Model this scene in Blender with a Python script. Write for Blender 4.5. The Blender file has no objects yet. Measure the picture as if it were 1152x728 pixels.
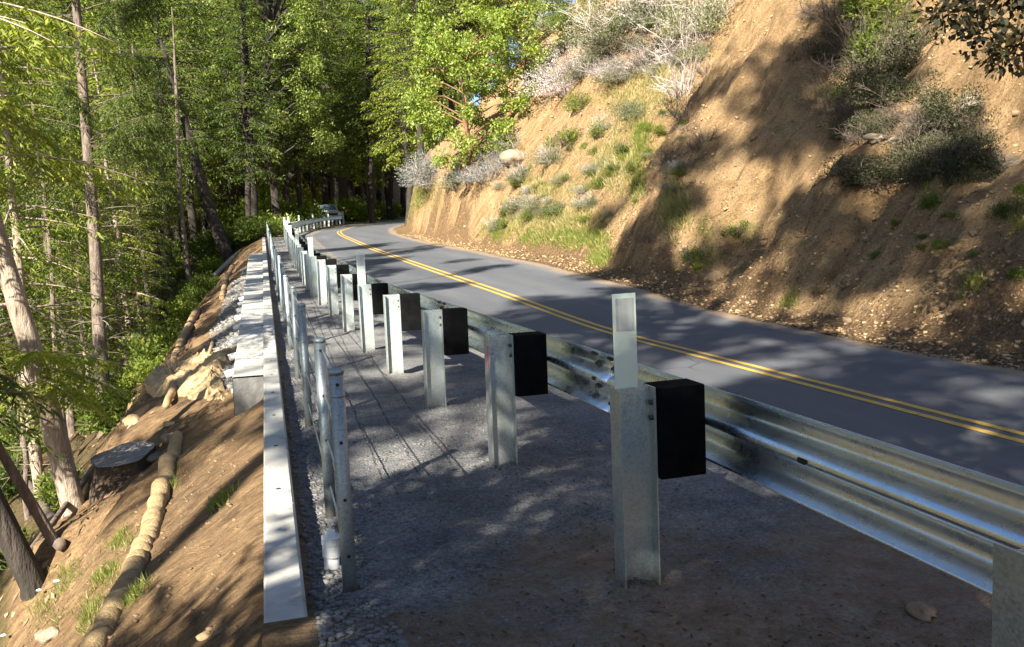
import bpy, bmesh, math, random
import numpy as np
from math import sin, cos, tan, radians, pi, sqrt, atan2
from mathutils import Vector, Matrix

# ------------------------------------------------------------------ camera, sky, sun, exposure
SC = bpy.context.scene
COL = SC.collection
CAMH, YAW, PITCH, ROLL, FPX = 1.45, 16.6, 6.15, -2.0, 1036.0
def _basis():
    y, p, r = map(radians, (YAW, PITCH, ROLL))
    f = np.array([sin(y)*cos(p), cos(y)*cos(p), -sin(p)])
    r0 = np.array([cos(y), -sin(y), 0.0]); u0 = np.cross(r0, f)
    return cos(r)*r0 + sin(r)*u0, -sin(r)*r0 + cos(r)*u0, f
CR, CU, CF = _basis()
CAM0 = np.array([0, 0, CAMH])
cam = bpy.data.cameras.new('camera'); cam_o = bpy.data.objects.new('camera', cam); COL.objects.link(cam_o)
cam.sensor_width = 36.0; cam.lens = 36.0*FPX/1152.0; cam.clip_start = 0.05; cam.clip_end = 2000
m = Matrix.Identity(4)
for i in range(3):
    m[i][0], m[i][1], m[i][2], m[i][3] = CR[i], CU[i], -CF[i], CAM0[i]
cam_o.matrix_world = m
SC.camera = cam_o

SUN = np.array([-0.93, -1.08, 0.93]); SUN /= np.linalg.norm(SUN)
w = bpy.data.worlds.new('World'); SC.world = w; w.use_nodes = True
nt = w.node_tree; nt.nodes.clear()
sky = nt.nodes.new('ShaderNodeTexSky'); sky.sky_type = 'NISHITA'; sky.sun_disc = False
sky.sun_elevation = math.asin(SUN[2]); sky.sun_rotation = atan2(SUN[0], SUN[1]) % (2*pi)
sky.ozone_density = 4.0
bg = nt.nodes.new('ShaderNodeBackground'); bg.inputs['Strength'].default_value = 0.05
wo = nt.nodes.new('ShaderNodeOutputWorld')
nt.links.new(sky.outputs[0], bg.inputs[0]); nt.links.new(bg.outputs[0], wo.inputs[0])
sl = bpy.data.lights.new('sun', 'SUN'); sl.energy = 5.0; sl.angle = radians(0.53); sl.color = (1.0, 0.93, 0.80)
so = bpy.data.objects.new('sun', sl); COL.objects.link(so)
so.rotation_euler = Vector(SUN).to_track_quat('Z', 'Y').to_euler()
SC.view_settings.view_transform = 'Standard'; SC.view_settings.look = 'None'
SC.view_settings.gamma = 1.0; SC.view_settings.use_curve_mapping = False
SC.view_settings.exposure = 2.0

RNG = np.random.default_rng(7)
random.seed(7)

# ------------------------------------------------------------------ small helpers
def vnoise(x, y, seed=0):
    x = np.asarray(x, float); y = np.asarray(y, float)
    xi = np.floor(x).astype(np.int64); yi = np.floor(y).astype(np.int64)
    fx = x-xi; fy = y-yi
    fx = fx*fx*(3-2*fx); fy = fy*fy*(3-2*fy)
    def h(a, b):
        n = (a*374761393 + b*668265263 + seed*1442695041) & 0x7fffffff
        n = ((n ^ (n >> 13))*1274126177) & 0x7fffffff
        n = n ^ (n >> 16)
        return (n & 0xffff)/32767.5 - 1
    return (h(xi, yi)*(1-fx)+h(xi+1, yi)*fx)*(1-fy) + (h(xi, yi+1)*(1-fx)+h(xi+1, yi+1)*fx)*fy
def fbm(x, y, seed=0, o=4):
    s = 0; a = 1
    for k in range(o):
        s = s + a*vnoise(np.asarray(x)*2**k, np.asarray(y)*2**k, seed+k*17); a *= .5
    return s
def sstep(a, b, x):
    t = np.clip((np.asarray(x, float)-a)/(b-a), 0, 1); return t*t*(3-2*t)
def table(pts, sm):
    ys = np.arange(-80, 260, .25)
    v = np.interp(ys, [p[0] for p in pts], [p[1] for p in pts])
    n = int(sm/.25)
    if n > 1:
        pad = np.pad(v, n, mode='edge'); k = np.hanning(2*n+1); k /= k.sum()
        v = np.convolve(pad, k, 'valid')
    return lambda y: np.interp(y, ys, v)

# ------------------------------------------------------------------ the lie of the land
zc = table([(-80, -.106), (12, -.10), (17, .14), (25, .39), (36, .69), (50, 1.18), (60, 1.36), (75, 1.75), (100, 2.3), (140, 3.2), (260, 4)], 2.5)
xc = table([(-80, 5.0), (10, 4.97), (17, 4.85), (25, 4.9), (36, 5.15), (50, 5.55), (60, 6.5), (75, 9.6), (100, 17.5), (130, 31), (260, 90)], 4)
rail_x = table([(-80, 1.45), (18, 1.45), (26, 1.70), (34, 2.0), (41, 2.28), (49, 2.6), (56, 3.15), (64, 4.3), (75, 6.6), (88, 10.2), (100, 14.0), (130, 27), (260, 86)], 2.5)
edge_r = table([(-80, 7.3), (9, 7.45), (13, 7.6), (20, 7.5), (28, 7.6), (40, 7.7), (47, 8.0), (56, 9.3), (66, 11.6), (80, 16), (100, 23), (130, 37), (260, 96)], 3)
crs = table([(-80, -.035), (14, -.03), (22, .035), (60, .035), (80, .01), (260, 0)], 2)
def curb_x(y): return .02+.031*(np.asarray(y, float)-3.3)
def toe(y): return edge_r(y)+.35+.25*vnoise(np.asarray(y)*.35, 3.3, 5)
def plane_z(x, y): return zc(y)+crs(y)*(np.clip(x, 1.4, 60)-xc(y))
def bench_z(y): return zc(y)+crs(y)*(np.minimum(rail_x(y), 40)-xc(y))
PA_U = [-300, -150, -90, -60, -25, -12, -6, -3.5, -2.0, -1.15, -.85, -.05, 0]
PA_Z = [70, 40, 6, -11, -10.5, -8, -5.0, -3.1, -1.75, -.78, -.56, -.02, 0]
PB_U = [-300, -150, -90, -60, -25, -12, -6, -4.4, -3.0, -2.1, -.7, -.3, 0]
PB_Z = [70, 40, 6, -11, -10.5, -8, -5.2, -4.0, -2.6, -1.35, -.55, -.40, -.40]
def Z(x, y):
    x = np.asarray(x, float); y = np.asarray(y, float)
    x, y = np.broadcast_arrays(x, y)
    u = x-curb_x(y)
    b = bench_z(y)
    t = sstep(8.2, 9.0, y)*(1-sstep(37.5, 40, y))
    left = np.interp(u, PA_U, PA_Z)*(1-t)+np.interp(u, PB_U, PB_Z)*t
    rough = sstep(0, -1.2, u)
    left = left + rough*(.07*fbm(x*.9, y*.9, 3)+.035*fbm(x*3.1, y*3.1, 9)) + sstep(-2, -6, u)*.35*fbm(x*.3, y*.3, 21)
    left = left + sstep(-.1, -.4, u)*(1-t)*.06*fbm((x*.9+y*.5), y*3.0, 31)
    # far away the valley climbs into wooded hills
    left = left + sstep(82, 130, y)*np.clip(y-82, 0, 200)*.55*sstep(10, -10, u)
    z_left = left+b
    # the bench and the roadbed
    z_mid = np.where(x < rail_x(y), b, plane_z(x, y)+.008*sstep(1.5,1.2,x-rail_x(y)))
    mound = .135*sstep(3.42, 3.08, y)*sstep(1.0, .1, u)*sstep(-.2, -.02, u)
    grav = sstep(2.75, 2.5, x-(rail_x(y)-1.45))
    z_mid = z_mid + mound + grav*sstep(0.1, .35, u)*(.012*fbm(x*2.3, y*2.3, 41)+.006*fbm(x*8, y*8, 43)) + .03*fbm(x*2.5, y*2.5, 47)*sstep(3.4, 2.4, y)*grav
    px_ = (y-1.335)/1.905; near_ = np.abs(px_-np.round(px_))*1.905
    z_mid = z_mid + .022*np.exp(-(((x-rail_x(y)-.02)/.17)**2+(near_/.15)**2))*(1+.8*vnoise(x*14, y*14, 45))*(y < 16)
    # hollow of loose soil between kerb and fence
    z_mid = z_mid - .03*sstep(.17, .2, u)*sstep(.38, .3, u)*sstep(3.6, 4.4, y)
    # outer bank beyond the far curve of the road
    lo = rail_x(y)-1.5-x
    far_t = sstep(52, 62, y)
    outer = b - np.clip(lo, 0, 200)*.30 + sstep(82, 130, y)*np.clip(y-82, 0, 200)*.55*sstep(2, 30, lo) + .3*fbm(x*.25, y*.25, 77)*sstep(0, 3, lo)
    outer = np.maximum(outer, z_left)
    z0 = np.where(u < 0, z_left, z_mid)
    z0 = np.where(lo > 0, z0*(1-far_t)+outer*far_t, z0)
    # under the asphalt
    on = sstep(1.5, 1.65, x-rail_x(y))*sstep(.05, -.05, x-edge_r(y))
    z0 = z0 - .05*on
    # cut bank on the right
    d = x-toe(y)
    k = np.interp(y, [-40, 10, 15, 20, 40, 46], [.85, .95, 1.05, 1.25, 1.4, 1.5])
    rel = .42*vnoise(y*.33, d*.08, 51)+.30*vnoise(y*.8+d*.1, d*.18, 53)+.24*vnoise(y*1.9+d*.3, d*.4, 57)+.13*fbm(y*4.2, d*.9, 59, 3)
    rel = rel - .55*np.exp(-((y-12.55-.05*d)/.22)**2)*sstep(.2, .8, d)          # the deep gully
    rel = rel + .55*np.exp(-((y-13.7)/.8)**2)*sstep(.1, 1, d) + .5*np.exp(-((y-19.0)/.9)**2)*sstep(.1, 1.2, d)  # spurs
    rel = rel - .9*np.exp(-((y-11.3)/1.1)**2-((d-3.6)/.9)**2) - .5*np.exp(-((y-16.2)/.8)**2)*sstep(.2, 1, d)
    rill = (1-np.abs(vnoise(y*1.5+.35*d*vnoise(y*.3, d*.3, 72), d*.15, 71)))**7*.26+(1-np.abs(vnoise(y*3.7+.2*d, d*.3, 73)))**6*.10
    rel = rel-rill*sstep(.4, 1.5, d)
    dd = d + rel*sstep(.1, 1.6, d)
    h = np.where(dd < .5, .3*np.clip(dd, 0, .5), .15+(dd-.5)*k)
    steep = sstep(30, 42, y)
    h = h*(1-steep)+steep*np.where(dd < .35, .5*np.clip(dd, 0, .35), np.minimum(.175+(dd-.35)*3.0, 3.6+(dd-1.5)*.95))
    h = np.minimum(h, 12+(h-12)*.5)
    h = h*sstep(-.1, .9, d)**.5 + sstep(.2, 1.5, d)*(.09*fbm(x*3.3, y*3.3, 61)+.09*np.abs(vnoise(x*1.7, y*1.7, 63))+.05*np.maximum(0, vnoise(x*5.1, y*5.1, 67)))
    z_r = plane_z(np.minimum(x, toe(y)), y)+np.where(d > 0, h, 0)+.02*fbm(x*3, y*3, 65)*sstep(-.6, 0, d)
    return np.where(d > -.4, z_r, z0)
def cray(px, py):
    v = CF + CR*(px-576)/FPX + CU*(364-py)/FPX
    return v/np.linalg.norm(v)
def spot(px, py, t0=2.0, t1=140):
    """where the line of sight through a place in the photo meets the terrain"""
    v = cray(px, py)
    t = np.concatenate([np.arange(t0, 30, .02), np.arange(30, t1, .08)])
    P = CAM0+t[:, None]*v
    below = np.nonzero(P[:, 2] < Z(P[:, 0], P[:, 1]))[0]
    i = below[0] if len(below) else len(t)-1
    return Vector(P[i])
def at_dist(px, py, hd):
    v = cray(px, py); return Vector(CAM0+v*hd/sqrt(v[0]**2+v[1]**2))

# ------------------------------------------------------------------ object helpers
def meta(o, label=None, cat=None, group=None, kind=None):
    if label: o['label'] = label
    if cat: o['category'] = cat
    if group: o['group'] = group
    if kind: o['kind'] = kind
    return o
def thing(name, label, cat, loc=(0, 0, 0), rz=0, group=None):
    o = bpy.data.objects.new(name, None); COL.objects.link(o)
    o.empty_display_size = .2
    o.location = loc; o.rotation_euler = (0, 0, rz)
    return meta(o, label, cat, group)
def link(name, me, parent=None):
    o = bpy.data.objects.new(name, me); COL.objects.link(o)
    if parent: o.parent = parent
    return o
class MB:
    def __init__(s): s.v = []; s.f = []; s.n = 0; s.cut = None; s.mat2 = None
    def add(s, v, f):
        v = np.asarray(v, float).reshape(-1, 3); s.v.append(v)
        s.f += [tuple(int(i)+s.n for i in q) for q in f]; s.n += len(v)
    def box(s, c, size, rot=None):
        x, y, z = [a/2 for a in size]
        v = np.array([(i, j, k) for i in (-x, x) for j in (-y, y) for k in (-z, z)])
        if rot is not None: v = v@np.array(rot.to_3x3()).T
        s.add(v+np.array(c), [(0, 1, 3, 2), (4, 6, 7, 5), (0, 4, 5, 1), (2, 3, 7, 6), (0, 2, 6, 4), (1, 5, 7, 3)])
    def tube(s, pts, rad, n=8, cap=True, jit=0, rng=None):
        pts = [np.array(p, float) for p in pts]
        rings = []; ref = None
        for i, p in enumerate(pts):
            d = pts[min(i+1, len(pts)-1)]-pts[max(i-1, 0)]; d = d/(np.linalg.norm(d)+1e-9)
            if ref is None: ref = np.array([0, 0, 1.]) if abs(d[2]) < .9 else np.array([1., 0, 0])
            a = np.cross(d, ref); a /= np.linalg.norm(a)+1e-9; b = np.cross(d, a); ref = np.cross(a, d) if False else ref
            r = rad[i] if hasattr(rad, '__len__') else rad
            an = np.linspace(0, 2*pi, n, endpoint=False)
            rr = r*(1+(jit*(rng.random(n)-.5) if jit else 0))
            rings.append(p+np.outer(np.cos(an)*rr, a)+np.outer(np.sin(an)*rr, b))
        v = np.concatenate(rings); f = []
        for i in range(len(pts)-1):
            for k in range(n):
                f.append((i*n+k, i*n+(k+1) % n, (i+1)*n+(k+1) % n, (i+1)*n+k))
        if cap:
            f.append(tuple(range(n-1, -1, -1))); f.append(tuple((len(pts)-1)*n+k for k in range(n)))
        s.add(v, f)
    def prism(s, poly, y0, y1):
        """closed outline in x,z extruded along y"""
        n = len(poly)
        v = [(x, y0, z) for x, z in poly]+[(x, y1, z) for x, z in poly]
        f = [(k, (k+1) % n, n+(k+1) % n, n+k) for k in range(n)]+[tuple(range(n-1, -1, -1)), tuple(range(n, 2*n))]
        s.add(v, f)
    def mesh(s, name, mat, smooth=False, bevel=0):
        me = bpy.data.meshes.new(name); me.from_pydata(np.concatenate(s.v).tolist(), [], s.f)
        bm = bmesh.new(); bm.from_mesh(me)
        bmesh.ops.recalc_face_normals(bm, faces=bm.faces)
        if bevel:
            es = [e for e in bm.edges if len(e.link_faces) == 2 and e.calc_face_angle(0) > .6]
            bmesh.ops.bevel(bm, geom=es, offset=bevel, segments=2, affect='EDGES', profile=.6)
        bm.to_mesh(me); bm.free()
        if smooth: me.polygons.foreach_set('use_smooth', [True]*len(me.polygons))
        me.materials.append(mat)
        if s.mat2:
            me.materials.append(s.mat2); me.polygons.foreach_set('material_index', [int(i >= s.cut) for i in range(len(me.polygons))])
        return me
    def obj(s, name, mat, parent=None, smooth=False, bevel=0):
        return link(name, s.mesh(name, mat, smooth, bevel), parent)
def quadmesh(name, V, mat, Q=None, smooth=False, attrs=None):
    """large meshes of quads; V (n,3); Q (m,4) or consecutive fours"""
    V = np.asarray(V, np.float32).reshape(-1, 3)
    if Q is None: Q = np.arange(len(V)).reshape(-1, 4)
    Q = np.asarray(Q, np.int32)
    me = bpy.data.meshes.new(name)
    me.vertices.add(len(V)); me.vertices.foreach_set('co', V.ravel())
    me.loops.add(Q.size); me.loops.foreach_set('vertex_index', Q.ravel())
    me.polygons.add(len(Q)); me.polygons.foreach_set('loop_start', np.arange(0, Q.size, 4, dtype=np.int32))
    me.polygons.foreach_set('loop_total', np.full(len(Q), 4, np.int32))
    if smooth: me.polygons.foreach_set('use_smooth', np.ones(len(Q), bool))
    me.update(calc_edges=True); me.validate()
    for k, a in (attrs or {}).items():
        at = me.attributes.new(k, 'FLOAT', 'POINT'); at.data.foreach_set('value', np.asarray(a, np.float32).ravel())
    me.materials.append(mat); return me
def unit(v):
    v = np.asarray(v, float); return v/(np.linalg.norm(v, axis=-1, keepdims=True)+1e-9)
def leaves(C, A, N, L, W):
    """diamond leaves: root C, axis A, rough normal N"""
    A = unit(A); S = unit(np.cross(A, N)); L = np.asarray(L).reshape(-1, 1); W = np.asarray(W).reshape(-1, 1)
    U = unit(np.cross(S, A))
    return np.stack([C, C+A*L*.45+S*W*.5+U*W*.12, C+A*L, C+A*L*.45-S*W*.5+U*W*.12], 1).reshape(-1, 3)

# ------------------------------------------------------------------ materials
def newmat(name):
    mt = bpy.data.materials.new(name); mt.use_nodes = True; t = mt.node_tree; t.nodes.clear()
    out = t.nodes.new('ShaderNodeOutputMaterial'); return mt, t, out
def N(t, typ, **kw):
    n = t.nodes.new(typ)
    for k, v in kw.items():
        if k in n.inputs: n.inputs[k].default_value = v
        else: setattr(n, k, v)
    return n
def ramp(t, fac, stops):
    r = t.nodes.new('ShaderNodeValToRGB'); e = r.color_ramp.elements
    while len(e) < len(stops): e.new(.5)
    for i, (p, c) in enumerate(stops):
        e[i].position = p; e[i].color = (c[0], c[1], c[2], 1) if hasattr(c, '__len__') else (c, c, c, 1)
    t.links.new(fac, r.inputs[0]); return r.outputs[0]
def noise(t, vec, scale, detail=5, rough=.6, out='Fac', dist=0):
    n = N(t, 'ShaderNodeTexNoise'); n.inputs['Scale'].default_value = scale; n.inputs['Detail'].default_value = detail
    n.inputs['Roughness'].default_value = rough; n.inputs['Distortion'].default_value = dist
    if vec is not None: t.links.new(vec, n.inputs['Vector'])
    return n.outputs[out]
def mapped(t, vec, sc):
    mp = N(t, 'ShaderNodeMapping'); mp.inputs['Scale'].default_value = sc; t.links.new(vec, mp.inputs['Vector']); return mp.outputs[0]
def mix(t, fac, a, b, mode='MIX'):
    n = t.nodes.new('ShaderNodeMix'); n.data_type = 'RGBA'; n.blend_type = mode
    for s, v in ((n.inputs[0], fac), (n.inputs[6], a), (n.inputs[7], b)):
        if hasattr(v, 'type') and hasattr(v, 'links'): t.links.new(v, s)
        elif hasattr(v, '__len__'): s.default_value = (*v[:3], 1)
        else: s.default_value = v
    return n.outputs[2]
def mth(t, op, a, b=None):
    n = t.nodes.new('ShaderNodeMath'); n.operation = op
    for s, v in zip(n.inputs, (a, b)):
        if v is None: continue
        if hasattr(v, 'links'): t.links.new(v, s)
        else: s.default_value = v
    return n.outputs[0]
def attr(t, name):
    n = t.nodes.new('ShaderNodeAttribute'); n.attribute_name = name; return n.outputs['Fac']
def ocoord(t): return t.nodes.new('ShaderNodeTexCoord').outputs['Object']
def pbr(t, out, col, rough=.8, metal=0, height=None, bump=.3, dist=.01, spec=.4):
    p = N(t, 'ShaderNodeBsdfPrincipled')
    for k, v in (('Base Color', col), ('Roughness', rough), ('Metallic', metal), ('Specular IOR Level', spec)):
        if hasattr(v, 'links'): t.links.new(v, p.inputs[k])
        else: p.inputs[k].default_value = (*v[:3], 1) if hasattr(v, '__len__') else v
    if height is not None:
        b = N(t, 'ShaderNodeBump'); b.inputs['Strength'].default_value = bump; b.inputs['Distance'].default_value = dist
        t.links.new(height, b.inputs['Height']); t.links.new(b.outputs[0], p.inputs['Normal'])
    t.links.new(p.outputs[0], out.inputs[0]); return p
def mat_simple(name, stops, scale=6, rough=.8, metal=0, bump=.3, bscale=40, dist=.005, stretch=(1, 1, 1), spec=.4, rr=None):
    mt, t, out = newmat(name); c = mapped(t, ocoord(t), stretch)
    col = ramp(t, noise(t, c, scale, 6, .65), stops)
    r = rough
    if rr: r = ramp(t, noise(t, c, scale*2.3, 4), [(.3, rr[0]), (.7, rr[1])])
    pbr(t, out, col, r, metal, noise(t, c, bscale, 4), bump, dist, spec); return mt
def mat_leaf(name, c1, c2, c3=None, tr=.38, gloss=.02, var=(.7, 1.3)):
    mt, t, out = newmat(name)
    g = t.nodes.new('ShaderNodeNewGeometry'); oi = t.nodes.new('ShaderNodeObjectInfo')
    st = [(0, c1), (.6, c2)] + ([(.93, c3), (1, c3)] if c3 else [(1, c2)])
    col = ramp(t, g.outputs['Random Per Island'], st)
    hs = N(t, 'ShaderNodeHueSaturation'); t.links.new(col, hs.inputs['Color'])
    mr = N(t, 'ShaderNodeMapRange'); t.links.new(oi.outputs['Random'], mr.inputs[0])
    mr.inputs['To Min'].default_value = var[0]; mr.inputs['To Max'].default_value = var[1]
    t.links.new(mr.outputs[0], hs.inputs['Value'])
    mh = N(t, 'ShaderNodeMapRange'); t.links.new(oi.outputs['Random'], mh.inputs[0])
    mh.inputs['To Min'].default_value = .515; mh.inputs['To Max'].default_value = .485
    t.links.new(mh.outputs[0], hs.inputs['Hue'])
    d = N(t, 'ShaderNodeBsdfDiffuse'); tl = N(t, 'ShaderNodeBsdfTranslucent'); gl = N(t, 'ShaderNodeBsdfGlossy'); gl.inputs['Roughness'].default_value = .62
    t.links.new(hs.outputs[0], d.inputs[0])
    tc = mix(t, .5, hs.outputs[0], (.35, .42, .02)); t.links.new(mix(t, 1, hs.outputs[0], (1.5, 1.6, .7), 'MULTIPLY'), tl.inputs[0])
    m1 = N(t, 'ShaderNodeMixShader'); m1.inputs[0].default_value = tr
    t.links.new(d.outputs[0], m1.inputs[1]); t.links.new(tl.outputs[0], m1.inputs[2])
    m2 = N(t, 'ShaderNodeMixShader'); m2.inputs[0].default_value = gloss
    t.links.new(m1.outputs[0], m2.inputs[1]); t.links.new(gl.outputs[0], m2.inputs[2])
    t.links.new(m2.outputs[0], out.inputs[0]); return mt

def ground_material():
    mt, t, out = newmat('soil_and_gravel'); c = ocoord(t)
    n1 = noise(t, c, .8, 7, .65); n2 = noise(t, c, 7, 6, .7); n3 = noise(t, c, 45, 4, .7)
    v = N(t, 'ShaderNodeTexVoronoi'); v.inputs['Scale'].default_value = 85; t.links.new(c, v.inputs['Vector'])
    v2 = N(t, 'ShaderNodeTexVoronoi'); v2.inputs['Scale'].default_value = 130; t.links.new(c, v2.inputs['Vector'])
    dirt = mix(t, .5, ramp(t, n1, [(.3, (.085, .052, .027)), (.55, (.20, .125, .063)), (.75, (.33, .225, .118))]),
               ramp(t, n2, [(.3, (.06, .037, .02)), (.5, (.185, .116, .058)), (.72, (.37, .255, .135))]))
    bd = mix(t, .5, ramp(t, n1, [(.3, (.10, .072, .05)), (.6, (.20, .145, .098))]), ramp(t, n2, [(.3, (.09, .064, .044)), (.5, (.18, .13, .088)), (.72, (.29, .22, .16))]))
    dirt = mix(t, attr(t, 'bench'), dirt, bd)
    # packed grey gravel with pale fines
    gr = ramp(t, noise(t, c, 1.6, 6, .7), [(.3, (.08, .083, .09)), (.5, (.15, .15, .152)), (.72, (.25, .24, .225))])
    stone = ramp(t, v.outputs['Color'], [(.1, (.45, .45, .45)), (.5, (.9, .9, .9)), (.9, (1.35, 1.3, 1.25))])
    gr = mix(t, .75, gr, mix(t, 1, gr, stone, 'MULTIPLY'))
    # drag lines left in the fines
    sx = N(t, 'ShaderNodeSeparateXYZ'); t.links.new(c, sx.inputs[0])
    lx = mth(t, 'SUBTRACT', sx.outputs[0], mth(t, 'MULTIPLY', sx.outputs[1], .047))
    wob = mth(t, 'MULTIPLY', mth(t, 'SUBTRACT', noise(t, c, 1.3, 2), .5), .05)
    lx = mth(t, 'ADD', lx, wob); lines = None
    for k in (.493, .71, .93):
        a = mth(t, 'LESS_THAN', mth(t, 'ABSOLUTE', mth(t, 'SUBTRACT', lx, k)), .007)
        lines = a if lines is None else mth(t, 'MAXIMUM', lines, a)
    lines = mth(t, 'MULTIPLY', lines, mth(t, 'GREATER_THAN', sx.outputs[1], 5.2))
    lines = mth(t, 'MULTIPLY', lines, ramp(t, noise(t, c, 9, 3), [(.35, 0), (.5, .85)]))
    gr = mix(t, mth(t, 'MULTIPLY', lines, .85), gr, (.03, .028, .026))
    fl = mix(t, .6, ramp(t, n2, [(.3, (.035, .022, .012)), (.55, (.10, .065, .032)), (.75, (.17, .115, .058))]),
             ramp(t, n1, [(.35, (.05, .035, .018)), (.6, (.10, .085, .03)), (.7, (.06, .075, .02))]))
    gm = mth(t, 'ADD', attr(t, 'grav'), mth(t, 'MULTIPLY', mth(t, 'SUBTRACT', n2, .5), .9))
    gm = ramp(t, gm, [(.3, 0), (.72, 1)])
    lm = ramp(t, mth(t, 'ADD', attr(t, 'litter'), mth(t, 'MULTIPLY', mth(t, 'SUBTRACT', n2, .5), .8)), [(.38, 0), (.62, 1)])
    col = mix(t, lm, mix(t, gm, dirt, gr), fl)
    stw = noise(t, mapped(t, c, (1.0, 3.4, 1.0)), 6.5, 7, .72, dist=.8)
    col = mix(t, mth(t, 'MULTIPLY', mth(t, 'SUBTRACT', 1.0, attr(t, 'bench')), .8), col, mix(t, 1, col, ramp(t, stw, [(.32, (.45, .43, .4)), (.52, (1, 1, 1)), (.68, (1.55, 1.5, 1.4))]), 'MULTIPLY'))
    fine = ramp(t, n3, [(.3, (.7, .7, .7)), (.7, (1.25, 1.25, 1.25))])
    col = mix(t, 1, col, fine, 'MULTIPLY')
    hgt = mth(t, 'ADD', mth(t, 'MULTIPLY', n2, 1.3), mth(t, 'ADD', mth(t, 'MULTIPLY', n3, .7), mth(t, 'MULTIPLY', mth(t, 'SUBTRACT', 1.0, v.outputs['Distance']), .8)))
    hgt = mth(t, 'ADD', hgt, mth(t, 'MULTIPLY', v2.outputs['Distance'], -.3))
    straw = noise(t, mapped(t, c, (1.0, 3.4, 1.0)), 6.5, 7, .72, dist=.8)
    hgt = mth(t, 'ADD', hgt, mth(t, 'MULTIPLY', mth(t, 'SUBTRACT', 1.0, attr(t, 'bench')), mth(t, 'MULTIPLY', straw, 6.0)))
    hgt = mth(t, 'SUBTRACT', hgt, mth(t, 'MULTIPLY', lines, 1.0))
    pbr(t, out, col, .92, 0, hgt, .75, .013, .25); return mt
def hill_material():
    mt, t, out = newmat('cut_bank_soil'); c = ocoord(t)
    n1 = noise(t, c, .45, 7, .68); n2 = noise(t, mapped(t, c, (1, 1.6, 1)), 3.2, 7, .7); n3 = noise(t, c, 28, 5, .7)
    st = noise(t, mapped(t, c, (.5, 3.2, .5)), 1.6, 6, .7, dist=.6)
    a = ramp(t, n1, [(.28, (.20, .125, .062)), (.48, (.43, .295, .16)), (.7, (.56, .415, .25))])
    b = ramp(t, n2, [(.3, (.075, .045, .024)), (.48, (.42, .275, .14)), (.70, (.64, .46, .265))])
    s = ramp(t, st, [(.32, (.10, .06, .03)), (.5, (.46, .305, .155)), (.68, (.62, .45, .26))])
    col = mix(t, .5, mix(t, .45, a, b), s)
    # leafy litter and dark humus low on the slope and in patches
    lit = ramp(t, noise(t, c, 22, 5, .75), [(.3, (.09, .056, .032)), (.5, (.25, .16, .085)), (.7, (.42, .30, .18))])
    lm = ramp(t, mth(t, 'ADD', attr(t, 'litter'), mth(t, 'MULTIPLY', mth(t, 'SUBTRACT', n2, .5), 1.1)), [(.4, 0), (.62, .95)])
    col = mix(t, lm, col, lit)
    rk = ramp(t, n2, [(.3, (.10, .085, .07)), (.6, (.27, .24, .20))])
    rm = ramp(t, mth(t, 'ADD', attr(t, 'rock'), mth(t, 'MULTIPLY', mth(t, 'SUBTRACT', n1, .5), .9)), [(.5, 0), (.65, .85)])
    col = mix(t, rm, col, rk)
    ms = ramp(t, mth(t, 'ADD', attr(t, 'moss'), mth(t, 'MULTIPLY', mth(t, 'SUBTRACT', n2, .5), 1.3)), [(.5, 0), (.75, .65)])
    col = mix(t, ms, col, (.19, .20, .045))
    col = mix(t, 1, col, ramp(t, n3, [(.3, (.66, .63, .6)), (.7, (1.38, 1.35, 1.3))]), 'MULTIPLY')
    hgt = mth(t, 'ADD', mth(t, 'MULTIPLY', n2, 2.8), mth(t, 'ADD', mth(t, 'MULTIPLY', n3, .6), mth(t, 'MULTIPLY', st, 1.2)))
    pbr(t, out, col, .95, 0, mth(t, 'ADD', hgt, mth(t, 'MULTIPLY', noise(t, c, 9, 8, .8), 1.6)), 1.0, .13, .12); return mt
def asphalt_material():
    mt, t, out = newmat('asphalt'); c = ocoord(t)
    n1 = noise(t, mapped(t, c, (1.2, .15, 1)), 1.0, 5, .6); n3 = noise(t, c, 160, 3, .8)
    col = ramp(t, n1, [(.3, (.072, .077, .088)), (.6, (.100, .105, .115)), (.75, (.138, .14, .145))])
    col = mix(t, 1, col, ramp(t, n3, [(.3, (.65, .65, .65)), (.55, (1, 1, 1)), (.75, (1.7, 1.7, 1.65))]), 'MULTIPLY')
    vc = N(t, 'ShaderNodeTexVoronoi'); vc.feature = 'DISTANCE_TO_EDGE'; vc.inputs['Scale'].default_value = .42
    wv = mix(t, .12, c, noise(t, c, 2.2, 5, .7, 'Color'), 'ADD'); t.links.new(wv, vc.inputs['Vector'])
    ck = mth(t, 'MULTIPLY', mth(t, 'LESS_THAN', vc.outputs['Distance'], .0035), ramp(t, noise(t, c, .35, 3), [(.5, 0), (.6, .75)]))
    col = mix(t, ck, col, (.02, .02, .022))
    du = ramp(t, mth(t, 'ADD', attr(t, 'dust'), mth(t, 'MULTIPLY', mth(t, 'SUBTRACT', noise(t, c, 2.5, 6, .7), .5), 1.0)), [(.45, 0), (.75, .8)])
    col = mix(t, du, col, (.24, .175, .11))
    pbr(t, out, col, .78, 0, n3, .5, .004, .35); return mt
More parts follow.
